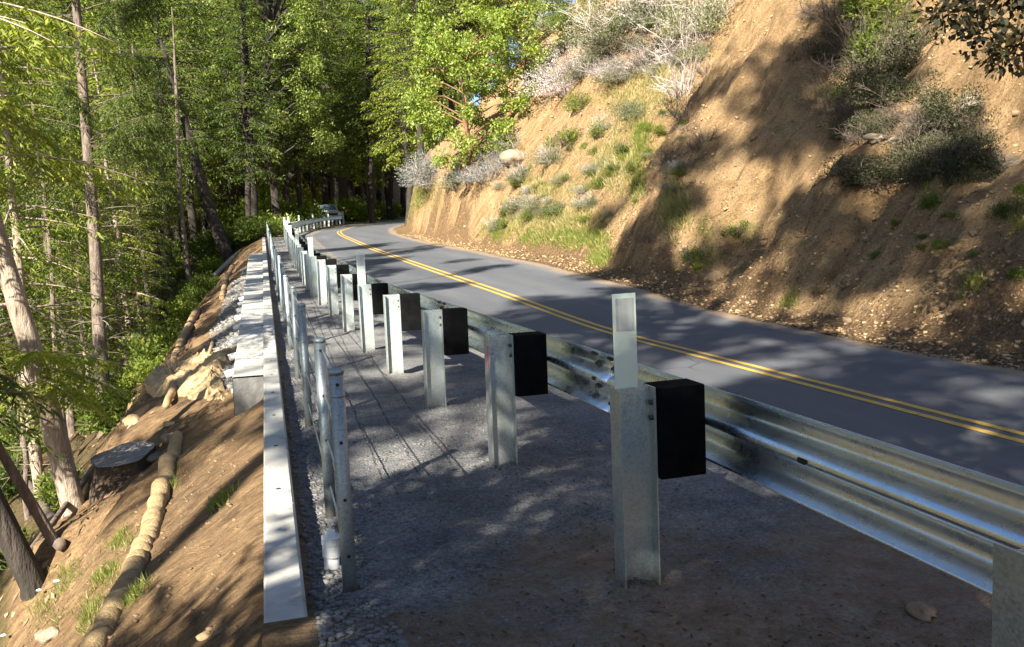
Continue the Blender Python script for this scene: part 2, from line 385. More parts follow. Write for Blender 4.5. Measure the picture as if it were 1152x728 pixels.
def galv(name, base, rough, metal, spangle=22, dirt=.0, splash=False, lo=.62, hi=1.25):
    mt, t, out = newmat(name); c = ocoord(t)
    v = N(t, 'ShaderNodeTexVoronoi'); v.inputs['Scale'].default_value = spangle*6; t.links.new(c, v.inputs['Vector'])
    g = noise(t, mapped(t, c, (1, 1, .4)), 5, 6, .65)
    f = ramp(t, mix(t, .3, g, v.outputs['Color']), [(.25, tuple(b*lo for b in base)), (.5, base), (.8, tuple(min(1, b*hi) for b in base))])
    if dirt:
        f = mix(t, ramp(t, noise(t, mapped(t, c, (1, .5, 1)), 4, 8, .75), [(.6, 0), (.72, dirt)]), f, (.06, .055, .045))
    if splash:
        sp = N(t, 'ShaderNodeSeparateXYZ'); t.links.new(c, sp.inputs[0])
        hh_ = mth(t, 'SUBTRACT', .62, mth(t, 'MULTIPLY', sp.outputs[2], 3.2))
        k_ = ramp(t, mth(t, 'ADD', hh_, mth(t, 'MULTIPLY', mth(t, 'SUBTRACT', noise(t, c, 28, 6, .75), .5), .9)), [(.35, 0), (.75, .8)])
        f = mix(t, k_, f, (.15, .11, .075))
        scr = ramp(t, noise(t, mapped(t, c, (9, 9, .6)), 7, 4, .8), [(.66, 0), (.72, .5)])
        f = mix(t, scr, f, (.20, .20, .19))
    r = ramp(t, noise(t, c, 9, 5, .7), [(.3, rough*.8), (.7, min(1, rough*1.35))])
    pbr(t, out, f, r, metal, g, .12, .004, .5); return mt

M = {}
M['ground'] = ground_material(); M['hill'] = hill_material(); M['asphalt'] = asphalt_material()
M['yellow'] = mat_simple('yellow_road_paint', [(.28, (.20, .13, .05)), (.42, (.46, .29, .055)), (.75, (.60, .39, .08))], 14, .6, bump=.3, bscale=120)
M['post'] = galv('galvanised_post', (.43, .475, .46), .45, .6, splash=True)
M['rail'] = galv('galvanised_rail', (.82, .90, .95), .27, 1.0, 10, .22, lo=.88, hi=1.06)
M['fence'] = galv('galvanised_fence', (.30, .345, .355), .46, .65, splash=True)
M['cable'] = galv('steel_cable', (.6, .63, .65), .35, .9)
M['bolt'] = galv('bolt_steel', (.07, .07, .07), .5, .4)
M['black'] = mat_simple('black_composite', [(.35, (.004, .004, .0045)), (.7, (.008, .008, .008))], 12, .55, bump=.25, bscale=60, rr=(.8, .95), spec=.04)
M['blocktop'] = M['black']
M['plate'] = mat_simple('pale_flexible_plate', [(.3, (.52, .62, .55)), (.7, (.60, .69, .62))], 9, .45, bump=.1)
M['reflector'] = mat_simple('reflective_sheet', [(.35, (.30, .33, .32)), (.65, (.44, .47, .455))], 1.0, .35, 0, .1, stretch=(60, 1, .5))
M['pink'] = mat_simple('pink_marking_paint', [(.35, (.62, .10, .22)), (.7, (.75, .18, .30))], 30, .7)
M['concrete'] = mat_simple('pale_concrete', [(.3, (.16, .15, .13)), (.46, (.37, .36, .325)), (.75, (.50, .485, .44))], 3.4, .85, bump=.4, bscale=70)
M['concrete_raw_shaded'] = mat_simple('rough_concrete_shaded', [(.25, (.07, .068, .066)), (.5, (.13, .128, .124)), (.75, (.22, .215, .205))], 5, .9, bump=.8, bscale=30, dist=.01)  # rough concrete, darkened for the shadow lying on the end face
M['hole'] = mat_simple('dark_hole', [(.3, (.02, .02, .02)), (.7, (.035, .033, .03))], 10, .9)
M['pvc'] = mat_simple('white_pvc', [(.3, (.62, .64, .64)), (.7, (.74, .75, .75))], 14, .35, bump=.08)
M['wattle'] = mat_simple('straw_netting', [(.25, (.20, .13, .062)), (.5, (.37, .26, .13)), (.75, (.50, .37, .2))], 16, .95, bump=1.0, bscale=55, dist=.02, stretch=(1, 2.4, 1))
M['bark_fir'] = mat_simple('fir_bark', [(.25, (.055, .042, .034)), (.5, (.15, .115, .09)), (.75, (.29, .24, .2))], 9, .95, bump=1.0, bscale=22, dist=.03, stretch=(2.2, 2.2, .5))
M['bark_pale'] = mat_simple('pale_fir_bark', [(.25, (.14, .10, .075)), (.5, (.32, .25, .19)), (.75, (.45, .38, .31))], 9, .95, bump=1.0, bscale=22, dist=.03, stretch=(2.2, 2.2, .5))
M['bark_dark'] = mat_simple('dark_bark', [(.25, (.014, .011, .009)), (.5, (.032, .026, .021)), (.75, (.06, .05, .04))], 6, .95, bump=1.0, bscale=15, dist=.04, stretch=(2, 2, .5))  # bark darkened to paint in the forest shade on the trunks
M['bark_red'] = mat_simple('red_brown_bark', [(.3, (.10, .045, .025)), (.7, (.22, .11, .06))], 9, .8, bump=.4)
M['dead'] = mat_simple('dead_wood', [(.3, (.22, .17, .12)), (.7, (.44, .37, .29))], 14, .9, bump=.5, stretch=(3, 3, .7))
M['dead_dark'] = mat_simple('dark_dead_twigs', [(.3, (.07, .052, .04)), (.7, (.17, .13, .1))], 14, .9)
M['dead_grey'] = mat_simple('grey_dry_twigs', [(.3, (.26, .215, .19)), (.7, (.44, .385, .35))], 14, .9)
M['cut'] = mat_simple('weathered_cut_wood', [(.3, (.09, .08, .072)), (.5, (.20, .18, .17)), (.75, (.32, .30, .29))], 7, .85, bump=.5, bscale=25, stretch=(1, 5, 1))
M['stump'] = mat_simple('stump_bark', [(.3, (.03, .02, .013)), (.55, (.075, .05, .032)), (.75, (.13, .09, .055))], 8, .95, bump=1.0, bscale=18, dist=.03, stretch=(2.5, 2.5, .5))  # bark tone lowered to carry the stump's shade
M['rock'] = mat_simple('weathered_rock', [(.25, (.11, .09, .065)), (.5, (.23, .185, .13)), (.75, (.36, .30, .22))], 6, .9, bump=.9, bscale=16, dist=.03)
M['tanrock'] = mat_simple('tan_clod', [(.25, (.22, .14, .065)), (.5, (.36, .245, .125)), (.75, (.48, .355, .205))], 5, .95, bump=.9, bscale=16, dist=.03)
M['pebble'] = mat_simple('crushed_stone', [(.25, (.08, .08, .082)), (.5, (.155, .152, .148)), (.75, (.26, .25, .235))], 14, .9, bump=.3)
M['riprap'] = mat_simple('pale_riprap', [(.25, (.09, .086, .08)), (.5, (.17, .163, .15)), (.75, (.26, .25, .23))], 8, .9, bump=.3)
M['hillrock'] = mat_simple('bank_rock', [(.25, (.12, .08, .045)), (.5, (.26, .175, .10)), (.75, (.40, .29, .18))], 7, .95, bump=.8, bscale=20)
M['clod'] = mat_simple('brown_clod', [(.25, (.10, .066, .036)), (.5, (.19, .125, .07)), (.75, (.29, .20, .12))], 9, .95)
M['root'] = mat_simple('bare_root', [(.3, (.20, .125, .06)), (.7, (.38, .26, .14))], 14, .9, bump=.5)
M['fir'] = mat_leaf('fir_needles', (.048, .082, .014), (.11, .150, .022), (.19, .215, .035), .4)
M['fir_bright'] = mat_leaf('sunny_fir_needles', (.085, .125, .015), (.17, .22, .024), (.25, .26, .045), .42)  # sunlit look put into a lighter needle colour
M['fir_dark'] = mat_leaf('dark_fir_needles', (.022, .040, .009), (.05, .078, .014), (.09, .12, .02), .3)  # needles darkened to paint the near fir's shaded boughs
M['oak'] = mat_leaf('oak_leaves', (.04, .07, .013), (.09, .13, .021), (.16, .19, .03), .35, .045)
M['oak_sun'] = mat_leaf('sunny_oak_leaves', (.08, .12, .017), (.17, .225, .03), (.26, .28, .055), .4, .045)  # brighter leaf copy with the sunlight put into its colour
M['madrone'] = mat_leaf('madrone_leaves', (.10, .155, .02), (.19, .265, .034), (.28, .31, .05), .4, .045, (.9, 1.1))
M['oak_shade'] = mat_leaf('shaded_oak_leaves', (.012, .014, .006), (.034, .034, .012), (.09, .07, .02), .2, .04)  # leaf colour darkened for the shade over the hanging branch
M['under'] = mat_leaf('undergrowth_leaves', (.055, .09, .014), (.12, .17, .022), (.20, .22, .035), .4)
M['lilac'] = mat_leaf('grey_lilac_leaves', (.12, .13, .115), (.20, .21, .20), (.29, .29, .34), .25, .03)
M['sage'] = mat_leaf('sage_leaves', (.08, .095, .045), (.155, .17, .085), (.25, .24, .15), .25, .03)
M['mauve'] = mat_leaf('mauve_twig_leaves', (.24, .20, .20), (.34, .29, .31), (.42, .38, .42), .2, .03)
M['grass'] = mat_leaf('grass_blades', (.09, .125, .018), (.165, .20, .026), (.30, .28, .08), .45, .04)
M['drygrass'] = mat_leaf('dry_grass_blades', (.22, .20, .07), (.34, .30, .11), (.40, .34, .17), .35, .03)
M['litter'] = mat_leaf('fallen_leaves', (.06, .035, .02), (.15, .092, .05), (.27, .19, .12), .1, .02)
M['flower'] = mat_simple('white_petals', [(.3, (.7, .7, .66)), (.7, (.8, .8, .78))], 9, .7)
M['stem'] = mat_simple('green_stem', [(.3, (.08, .12, .03)), (.7, (.12, .17, .04))], 9, .7)

# ------------------------------------------------------------------ setting: ground, hillside, road
ROWS = np.concatenate([np.arange(-48, 1, 1.4), np.arange(1, 12, .075), np.arange(12, 26, .14), np.arange(26, 62, .36), np.arange(62, 185, 1.7)])
UL = np.concatenate([-np.array([280, 240, 200, 170, 150, 130, 110, 95, 80, 70, 60, 52, 45, 39, 34, 29, 25, 21.5, 18.5, 16, 14, 12.3, 10.8, 9.5, 8.4, 7.5, 6.7, 6.0]), np.arange(-5.5, -2.5, .25), np.arange(-2.5, -.01, .06)])
UM = np.linspace(0, 1, 60)
YY = ROWS[:, None]
XL = curb_x(YY)+UL[None, :]
XA = curb_x(YY)+.0; XB = rail_x(YY)+1.5
X1 = XA+(XB-XA)*UM[None, :]
X2 = XB+(edge_r(YY)-.2-XB)*np.linspace(0, 1, 12)[None, 1:]
X3 = edge_r(YY)-.2+(toe(YY)-.3-edge_r(YY)+.2)*np.linspace(0, 1, 6)[None, 1:]
GX = np.concatenate([XL, X1, X2, X3], 1); GY = np.broadcast_to(YY, GX.shape)
def grid_quads(r, c):
    i = np.arange(r*c).reshape(r, c)
    return np.stack([i[:-1, :-1], i[:-1, 1:], i[1:, 1:], i[1:, :-1]], -1).reshape(-1, 4)
GZ = Z(GX, GY)
gu = GX-curb_x(GY)
grav = sstep(.12, .3, gu)*(.3+.7*sstep(3.2, 4.9, GY+.9*fbm(GX*.8, GY*.8, 88)-.55*np.clip(GX-2, -1, 1)))
gravR = sstep(-.34, -.42, gu)*0
rip = sstep(-1.15, -.85, gu+.2*fbm(GX, GY*.6, 5))*sstep(-.2, -.32, gu)*sstep(11.6, 12.6, GY)*sstep(40, 36, GY)
lit = sstep(-1.9, -2.7, gu+.35*fbm(GX*.7, GY*.7, 15)-.25*sstep(10, 8, GY)+.1)*.9
lit = np.maximum(lit, sstep(50, 60, GY)*sstep(.8, -.4, GX-rail_x(GY)))
lit = np.maximum(lit, .55*sstep(-.5, -.05, GX-toe(GY)))
lit = np.maximum(lit, sstep(66, 74, GY))
g = link('ground', quadmesh('ground', np.stack([GX, GY, GZ], -1), M['ground'], grid_quads(*GX.shape), True, {'grav': np.maximum(grav, rip), 'litter': lit, 'bench': sstep(.1, .25, gu)}))
meta(g, kind='structure')

DD = np.concatenate([np.arange(-.5, 9, .085), np.arange(9, 16, .3), np.arange(16, 60, 2.2)])
DD[0] = -.3
HX = toe(YY)+DD[None, :]; HY = np.broadcast_to(YY, HX.shape); HZ = Z(HX, HY)
hd = DD[None, :]+0*HY
hl = sstep(1.3, .2, hd+.5*fbm(HX*.8, HY*.8, 90))*.95
hl = np.maximum(hl, .40*sstep(14, 10.5, HY+.7*fbm(HX*.5, HY*.5, 91))*sstep(4.2, 2.2, hd))
rock = np.exp(-((HY-11.6)/1.0)**2-((hd-3.2)/1.0)**2)*.8
moss = .62*np.exp(-((HY-25)/6)**2)*sstep(.8, 1.8, hd)*sstep(6.5, 3.5, hd)+.65*np.exp(-((HY-47)/2.5)**2)+.5*sstep(6, 8, hd)*sstep(20, 26, HY)+.35*np.exp(-((HY-14.5)/1)**2-((hd-1.2)/.6)**2)
h = link('hillside', quadmesh('hillside', np.stack([HX, HY, HZ], -1), M['hill'], grid_quads(*HX.shape), True, {'litter': hl, 'rock': rock, 'moss': moss}))
meta(h, kind='structure')

RY = np.concatenate([np.arange(-40, 0, 1.), np.arange(0, 14, .15), np.arange(14, 120, .4)])
def ribbon(name, xl, xr, n, lift, mat, wob=0, attrs=None, ys=RY):
    t = np.linspace(0, 1, n)[None, :]; L = xl(ys)[:, None]; R = xr(ys)[:, None]
    if wob:
        L = L+wob*fbm(ys*1.3, 0*ys, 101)[:, None]; R = R+wob*fbm(ys*1.3, 0*ys+9, 103)[:, None]
    X = L+(R-L)*t; Y = np.broadcast_to(ys[:, None], X.shape)
    z = plane_z(X, Y)+lift
    at = attrs(X, Y) if attrs else None
    o = link(name, quadmesh(name, np.stack([X, Y, z], -1), mat, grid_quads(*X.shape), True, at)); return meta(o, kind='structure')
ribbon('road', lambda y: rail_x(y)+1.3, lambda y: edge_r(y)+.02, 30, .010, M['asphalt'], .05,
       lambda X, Y: {'dust': np.maximum(sstep(-.75, .05, X-edge_r(Y)), .7*sstep(1.75, 1.3, X-rail_x(Y)))})
LY = np.concatenate([np.arange(-20, 0, 1.), np.arange(0, 14, .15), np.arange(14, 112, .3)])
o = ribbon('centre_line', lambda y: xc(y)-.135, lambda y: xc(y)-.05, 2, .0145, M['yellow'], 0, None, LY)
o = ribbon('centre_line', lambda y: xc(y)+.05, lambda y: xc(y)+.135, 2, .0145, M['yellow'], 0, None, LY)

# ------------------------------------------------------------------ concrete kerb and wall
ORD = ['first', 'second', 'third', 'fourth', 'fifth', 'sixth', 'seventh', 'eighth', 'ninth', 'tenth', 'eleventh', 'twelfth', 'thirteenth', 'fourteenth', 'fifteenth', 'sixteenth', 'seventeenth', 'eighteenth', 'nineteenth', 'twentieth',
       'twenty-first', 'twenty-second', 'twenty-third', 'twenty-fourth', 'twenty-fifth', 'twenty-sixth', 'twenty-seventh', 'twenty-eighth', 'twenty-ninth', 'thirtieth', 'thirty-first', 'thirty-second', 'thirty-third', 'thirty-fourth', 'thirty-fifth', 'thirty-sixth', 'thirty-seventh', 'thirty-eighth', 'thirty-ninth', 'fortieth']
kerb = thing('concrete_kerb', 'long pale concrete kerb running along the edge of the gravel bench beside the cable fence', 'kerb', (curb_x(3.3), 3.3, 0))
def sweep(mb, prof, ys, xf, zf):
    n = len(prof); v = []; f = []
    for y in ys:
        for a, b in prof: v.append((xf(y)+a, y, zf(y)+b))
    for i in range(len(ys)-1):
        for k in range(n): f.append((i*n+k, i*n+(k+1) % n, (i+1)*n+(k+1) % n, (i+1)*n+k))
    f.append(tuple(range(n-1, -1, -1))); f.append(tuple((len(ys)-1)*n+k for k in range(n)))
    mb.add(v, f)
seg = [1.2, 4.62, 7.1, 9.5, 12, 14.5, 17, 19.5, 22, 25, 28, 31, 34, 37, 40, 44, 48, 52]
for a, b in zip(seg[:-1], seg[1:]):
    mb = MB(); wd = .15
    sweep(mb, [(0, -.5), (0, .092), (.008, .10), (wd-.012, .10), (wd, .088), (wd, -.5)], list(np.linspace(a+.004, b-.004, 6)), lambda y: float(curb_x(y))-kerb.location.x, lambda y: float(bench_z(y)))
    for i in range(len(mb.v)): mb.v[i][:, 1] -= 3.3
    mb.obj('kerb_section', M['concrete'], kerb)
mb = MB()
for y in np.arange(4.9, 24, 1.02):
    x = float(curb_x(y))+.075-kerb.location.x; z = float(bench_z(y))+.103
    mb = MB(); mb.tube([(x, y-3.3, z-.004), (x, y-3.3, z)], .013, 10); mb.obj('anchor_hole', M['hole'], kerb)  # dark disc painted in for the shade inside a hole

wall = thing('retaining_wall', 'wide concrete wall cap with a dark rough end face, left of the kerb above the dirt slope', 'wall', (float(curb_x(9.3)), 9.3, 0))
mb = MB(); wy = list(np.linspace(9.3, 37, 24))
wl = lambda y: -.30-.008*(y-9.3)
vv = []; ff = []
for y in wy:
    x = float(curb_x(y))-wall.location.x; z = float(bench_z(y))
    for a, b in ((wl(y), -1.3), (wl(y), .045), (wl(y)+.01, .055), (-.012, .055), (-.003, .05), (-.003, -1.3)): vv.append((x+a, y-9.3, z+b))
for i in range(len(wy)-1):
    for k in range(6): ff.append((i*6+k, i*6+(k+1) % 6, (i+1)*6+(k+1) % 6, (i+1)*6+k))
ff.append(tuple((len(wy)-1)*6+k for k in range(6)))
mb.add(vv, ff); mb.obj('wall_cap', M['concrete'], wall)
mb = MB(); rr = np.random.default_rng(3)
nx, nz = 10, 16
pts = [[(wl(9.3)+.004+(-wl(9.3)-.012)*i/nx, -.012-.02*max(0, vnoise(i*.5, j*.5, 7))-(.05*sstep(.5, 1, 1-j/nz)), -.95+(.998)*j/nz) for i in range(nx+1)] for j in range(nz+1)]
v = [p for r in pts for p in r]; mb.add(v, grid_quads(nz+1, nx+1).tolist()); mb.obj('end_face', M['concrete_raw_shaded'], wall, True)
for k, y in enumerate(np.arange(10.4, 22, 1.35)):
    x = float(curb_x(y))-wall.location.x+wl(y); z = float(bench_z(y))-.06
    mb = MB(); mb.tube([(x+.02, y-9.3, z+.01), (x-.06, y-9.3, z-.005), (x-.10, y-9.3, z-.02)], .042, 12); mb.tube([(x-.097, y-9.3, z-.019), (x-.103, y-9.3, z-.021)], .046, 12)
    mb.obj('drain_pipe', M['pvc'], wall, True)

# ------------------------------------------------------------------ guardrail
def post_mesh():
    d, b, tf, tw, h0, h1 = .15, .10, .0065, .006, -.35, .80
    mb = MB()
    out = [(-d/2, -b/2), (-d/2+tf, -b/2), (-d/2+tf, -tw/2), (d/2-tf, -tw/2), (d/2-tf, -b/2), (d/2, -b/2), (d/2, b/2), (d/2-tf, b/2), (d/2-tf, tw/2), (-d/2+tf, tw/2), (-d/2+tf, b/2), (-d/2, b/2)]
    n = len(out); v = [(x, y, h0) for x, y in out]+[(x, y, h1) for x, y in out]
    f = [(k, (k+1) % n, n+(k+1) % n, n+k) for k in range(n)]
    for base in (0, n):
        for q in ((0, 1, 2, 9, 10, 11), (4, 5, 6, 7, 8, 3), (2, 3, 8, 9)): f.append(tuple(base+i for i in q))
    mb.add(v, f); return mb.mesh('guardrail_post_steel', M['post'])
POST = post_mesh()
mb = MB(); mb.box((.078+.0975, 0, .62), (.193, .15, .36)); BLOCK = mb.mesh('blockout', M['black'], bevel=.006)
BOLT = []
for z in (.68, .74):
    mb = MB(); mb.tube([(.0685, -.028, z), (.062, -.028, z), (.056, -.028, z)], .011, 6)
    BOLT.append(mb.mesh('bolt', M['bolt']))
mb = MB(); mb.box((-.022, .0075, .915), (.096, .008, .50)); PLATE = mb.mesh('delineator_plate', M['plate'], bevel=.0025)
mb = MB(); mb.box((-.022, .0015, 1.085), (.074, .003, .125)); REFL = mb.mesh('reflector_patch', M['reflector'])
NPOST = 46
PY = [1.335+1.905*k for k in range(NPOST)]
for k, y in enumerate(PY):
    x = float(rail_x(y)); z = float(bench_z(y)); rz = -atan2(float(rail_x(y+.5)-rail_x(y-.5)), 1)
    nm = ORD[k] if k < len(ORD) else 'far'
    has = k % 4 == 1
    if k == 0: lab = 'galvanised guardrail post cut off by the right edge of the picture, nearest of all'
    elif k == 1: lab = 'nearest full guardrail post, carrying a tall pale delineator plate and a black block'
    elif k == 2: lab = 'guardrail post with a pink paint mark, next one beyond the nearest plated post'
    elif k < 40: lab = nm + ' galvanised guardrail post counting from the right edge' + (', with a tall pale plate on top' if has else (', with a black block' if k < 10 else ', far along the road'))
    else: lab = 'small far guardrail post on the bend of the road near the parked car'
    t = thing('guardrail_post', lab, 'guardrail post', (x, y, z), rz, 'guardrail posts along the road')
    t.rotation_euler = (random.uniform(-.012, .012), random.uniform(-.012, .012), rz)
    link('steel_post', POST, t); b = link('blockout', BLOCK, t)
    if k < 9:
        for bm_ in BOLT: link('bolt', bm_, t)
    if has:
        p = link('delineator_plate', PLATE, t); link('reflector', REFL, p)
    if k == 2:
        mb = MB(); mb.box((-.0765, -.03, .68), (.001, .03, .13)); mb.obj('paint_mark', M['pink'], t)
# the beam: W profile, x towards the road, z up
HW = .148
half = [(.0, HW), (.010, HW-.004), (.022, HW-.016), (.062, HW-.034), (.078, HW-.044), (.081, HW-.055), (.081, HW-.085), (.076, HW-.097), (.060, HW-.107), (.018, .024), (.006, .012), (.0, 0)]
wprof = half+[(x, -z) for x, z in half[::-1][1:]]
beam = thing('guardrail_beam', 'shiny galvanised corrugated guardrail beam running from the right foreground to the bend', 'guardrail beam', (1.45, 0, 0))
XO = .275
sect = [-3.43+3.81*k for k in range(24)]
for i, (a, b) in enumerate(zip(sect[:-1], sect[1:])):
    ys = list(np.linspace(a-.0, b+.32, 26)); ns = len(wprof); v = []; f = []
    for y in ys:
        off = XO + (.004 if y > b-.001 else 0)
        x0 = float(rail_x(y))+off-1.45; z0 = float(bench_z(y))+.645
        for px, pz in wprof: v.append((x0+px, y, z0+pz))
        for px, pz in wprof: v.append((x0+px+.003, y, z0+pz))
    st = 2*ns
    for j in range(len(ys)-1):
        for k in range(ns-1):
            f.append((j*st+k, j*st+k+1, (j+1)*st+k+1, (j+1)*st+k)); f.append((j*st+ns+k, (j+1)*st+ns+k, (j+1)*st+ns+k+1, j*st+ns+k+1))
        for k in (0, ns-1): f.append((j*st+k, (j+1)*st+k, (j+1)*st+ns+k, j*st+ns+k))
    for j in (0, len(ys)-1):
        for k in range(ns-1): f.append((j*st+k, j*st+ns+k, j*st+ns+k+1, j*st+k+1))
    mb = MB(); mb.add(v, f); s = mb.obj('rail_section', M['rail'], beam)
    s.data.polygons.foreach_set('use_smooth', [True]*len(s.data.polygons))
    if i < 6:
        for yy in (b+.05, b+.265):
            for pz in (.115, .058, -.058, -.115):
                x0 = float(rail_x(yy))+XO-1.45+np.interp(abs(pz), [z for x, z in half[::-1]], [x for x, z in half[::-1]]); z0 = float(bench_z(yy))+.645+pz
                nb = MB(); nb.tube([(x0+.004, yy, z0), (x0-.016, yy, z0)], .017, 6); nb.tube([(x0-.016, yy, z0), (x0-.028, yy, z0)], .009, 8); nb.obj('splice_nut', M['bolt'], s)
        for yy in (b-.75, b-1.65, b+.16):
            nb = MB(); x0 = float(rail_x(yy))+XO-1.45-.0015; z0 = float(bench_z(yy))+.645
            an = np.linspace(0, 2*pi, 14, endpoint=False)
            ring = [(0, .022*np.sign(cos(q))*.55+.014*cos(q), .010*sin(q)) for q in an]
            nb.add([(x0, yy+p[1], z0+p[2]) for p in ring]+[(x0-.001, yy+p[1], z0+p[2]) for p in ring], [tuple(range(14)), tuple(range(27, 13, -1))]+[(q, (q+1) % 14, 14+(q+1) % 14, 14+q) for q in range(14)])
            nb.obj('slot', M['hole'], s)  # thin dark plate in place of a slot's shaded opening

# ------------------------------------------------------------------ cable fence
def fence_line(y): return .36+.030*(y-3.6)
def fence_post(y, end=False, lean=0):
    mb = MB(); r = .03
    mb.tube([(0, 0, -.3), (0, 0, .895)], r, 20); ps = mb.mesh('pipe_post', M['fence'], True)
    return ps
mb = MB(); mb.tube([(0, 0, -.3), (0, 0, .90)], .0295, 20); FP = mb.mesh('pipe_post', M['fence'], False)
FP.polygons.foreach_set('use_smooth', [len(p.vertices) == 4 for p in FP.polygons])
mb = MB(); mb.tube([(0, 0, .888), (0, 0, .903), (0, 0, .910), (0, 0, .914)], [.0312, .0312, .024, .006], 20); FC = mb.mesh('dome_cap', M['fence'], True)
mb = MB(); mb.tube([(0, 0, .80), (0, 0, .806)], .0312, 20); FR = mb.mesh('collar', M['fence'], True)
FH = []
for z in (.85, .62, .39, .16):
    mb = MB(); mb.tube([(.0, -.0335, z), (.0, -.027, z)], .007, 8); FH.append(mb.mesh('cable_fitting', M['hole']))
FY = [3.6, 4.68]+[4.68+2.33*k for k in range(1, 22)]
LEAN = {}
for k, y in enumerate(FY):
    x = fence_line(y); z = float(bench_z(y))
    lab = ('end post of the cable fence, nearest the camera beside the white pipe' if k == 0 else 'second cable fence post, close behind the end post' if k == 1 else ORD[k]+' round galvanised cable fence post counting from the near end')
    t = thing('fence_post', lab, 'fence post', (x, y, z), 0, 'round posts of the cable fence')
    t.rotation_euler = (random.uniform(-.012, .012), random.uniform(-.018, .012) if k > 1 else -.012, 0)
    link('pipe_post', FP, t); link('dome_cap', FC, t)
    if k < 6:
        for fm in FH: link('cable_fitting', fm, t)
    if k == 0: link('collar', FR, t)
CABZ = [.85, .62, .39, .16]; CN = ['topmost', 'second from top', 'third from top', 'lowest']
for cz, cn in zip(CABZ, CN):
    c = meta(link('fence_cable', None) if False else bpy.data.objects.new('fence_cable', None), None)
    COL.objects.link(c); c.empty_display_size = .1
    meta(c, 'thin steel cable strung through the fence posts, '+cn+' of the four', 'cable', 'steel cables of the fence')
    c.location = (fence_line(3.6), 3.6, cz)
    mb = MB(); ys = [3.6]+FY[1:]
    mb.tube([(fence_line(y)-c.location.x, y-3.6, float(bench_z(y))+cz-cz) for y in ys], .0045, 6); mb.obj('strand', M['cable'], c, True)
    mb = MB()
    mb.tube([(.0, .06, 0), (.003, .1, 0), (.016, .55, 0), (.018, .62, 0)], [.0055, .008, .008, .005], 8)
    mb.obj('tension_rod', M['cable'], c, True)

# ------------------------------------------------------------------ white capped pipe
p = spot(373, 640); x, y = p.x, p.y
t = thing('cleanout_pipe', 'short white plastic pipe with a square-topped screw cap, in gravel by the fence end post', 'pipe', (x, y, float(Z(x, y))))
mb = MB(); mb.tube([(0, 0, -.1), (.004, 0, .075)], .033, 24); mb.obj('pipe', M['pvc'], t, True)
mb = MB(); mb.tube([(.003, 0, .05), (.004, 0, .055), (.006, 0, .105), (.006, 0, .106), (.006, 0, .108), (.007, 0, .138), (.007, 0, .142)], [.036, .040, .040, .037, .043, .043, .038], 24); mb.obj('coupling', M['pvc'], t)
mb = MB(); mb.box((.007, 0, .153), (.034, .034, .03)); mb.obj('cap_nut', M['pvc'], t, bevel=.004)

# ------------------------------------------------------------------ straw wattle, stump, stones, roots
def lump(mb, c, size, rng, sub=2, rough=.25, flat=1):
    bm = bmesh.new(); bmesh.ops.create_icosphere(bm, subdivisions=sub, radius=1)
    v = np.array([q.co[:] for q in bm.verts]); f = [[q.index for q in fc.verts] for fc in bm.faces]; bm.free()
    o = rng.random(3)*50
    r = 1+rough*(vnoise(v[:, 0]*1.6+o[0]+v[:, 2], v[:, 1]*1.6+o[1]-v[:, 2]*.7, 3))+rough*.4*vnoise(v[:, 0]*4+o[2], v[:, 1]*4+v[:, 2]*4, 8)
    v = v*r[:, None]*np.array(size); a = rng.random()*6.28
    R = np.array([[cos(a), -sin(a), 0], [sin(a), cos(a), 0], [0, 0, 1]])
    mb.add(v@R.T+np.array(c), f)
wp = [(200, 492), (188, 535), (176, 580), (158, 632), (133, 685), (103, 745)]
WP = [spot(*q) for q in wp]
wlab = ['upper straw wattle roll, ending beside the stump', 'middle straw wattle roll on the dirt slope', 'lowest straw wattle roll, running off the bottom edge of the picture']
for k, (a, b) in enumerate(((0, 2), (2, 3), (3, 5))):
    P = WP[a:b+1]; t = np.linspace(0, 1, 64)
    cp = np.array([p[:] for p in P]); tt = np.linspace(0, 1, len(P))
    base = cp[0]; pts = np.stack([np.interp(t, tt, cp[:, i]) for i in range(3)], 1)
    pts[:, 2] = Z(pts[:, 0], pts[:, 1])+.034
    rad = .067*(1+.055*vnoise(t*7, k*3.3, 5)+.012*vnoise(t*22, k*3.3, 7)); rad[0] *= .5; rad[1] *= .8; rad[2] *= .93; rad[-1] *= .55; rad[-2] *= .82; rad[-3] *= .94
    mb = MB(); mb.tube(pts-base, rad, 18, True, .03, RNG); o = mb.obj('straw_wattle', M['wattle'], None, True); o.location = base
    meta(o, wlab[k], 'straw wattle', 'straw wattles on the slope')

s = spot(143, 533); sd = (s-Vector(CAM0)).length
t = thing('tree_stump', 'broad cut tree stump with a grey weathered top on the dirt slope', 'stump', s)
mb = MB(); n = 40; v = []; f = []; lv = [(-.35, 1.5), (-.08, 1.25), (.03, 1.06), (.1, .97), (.16, .97), (.21, 1.0)]
R0 = 31*sd/FPX
an = np.linspace(0, 2*pi, n, endpoint=False)
for h_, r_ in lv:
    rr = R0*r_*(1+.07*np.sin(an*5+.5)+.05*vnoise(an*4, h_*3, 11)+(.16*np.maximum(0, np.sin(an*3+1))*(r_ > 1.02)))
    v += [(-.14*h_+a*cos(q), a*sin(q), h_+(.05*cos(q)+.05*sin(q))*(h_ > .17)) for a, q in zip(rr, an)]
for j in range(len(lv)-1):
    for k in range(n): f.append((j*n+k, j*n+(k+1) % n, (j+1)*n+(k+1) % n, (j+1)*n+k))
mb.add(v, f); mb.obj('bark', M['stump'], t, True)
mb = MB(); top = np.array(v[-n:]); mb.add(np.concatenate([top*[.985, .985, 1]+[0, 0, .004], top.mean(0, keepdims=True)+[[0, 0, .012]]]), [(k, (k+1) % n, n) for k in range(n)]); mb.obj('cut_face', M['cut'], t)

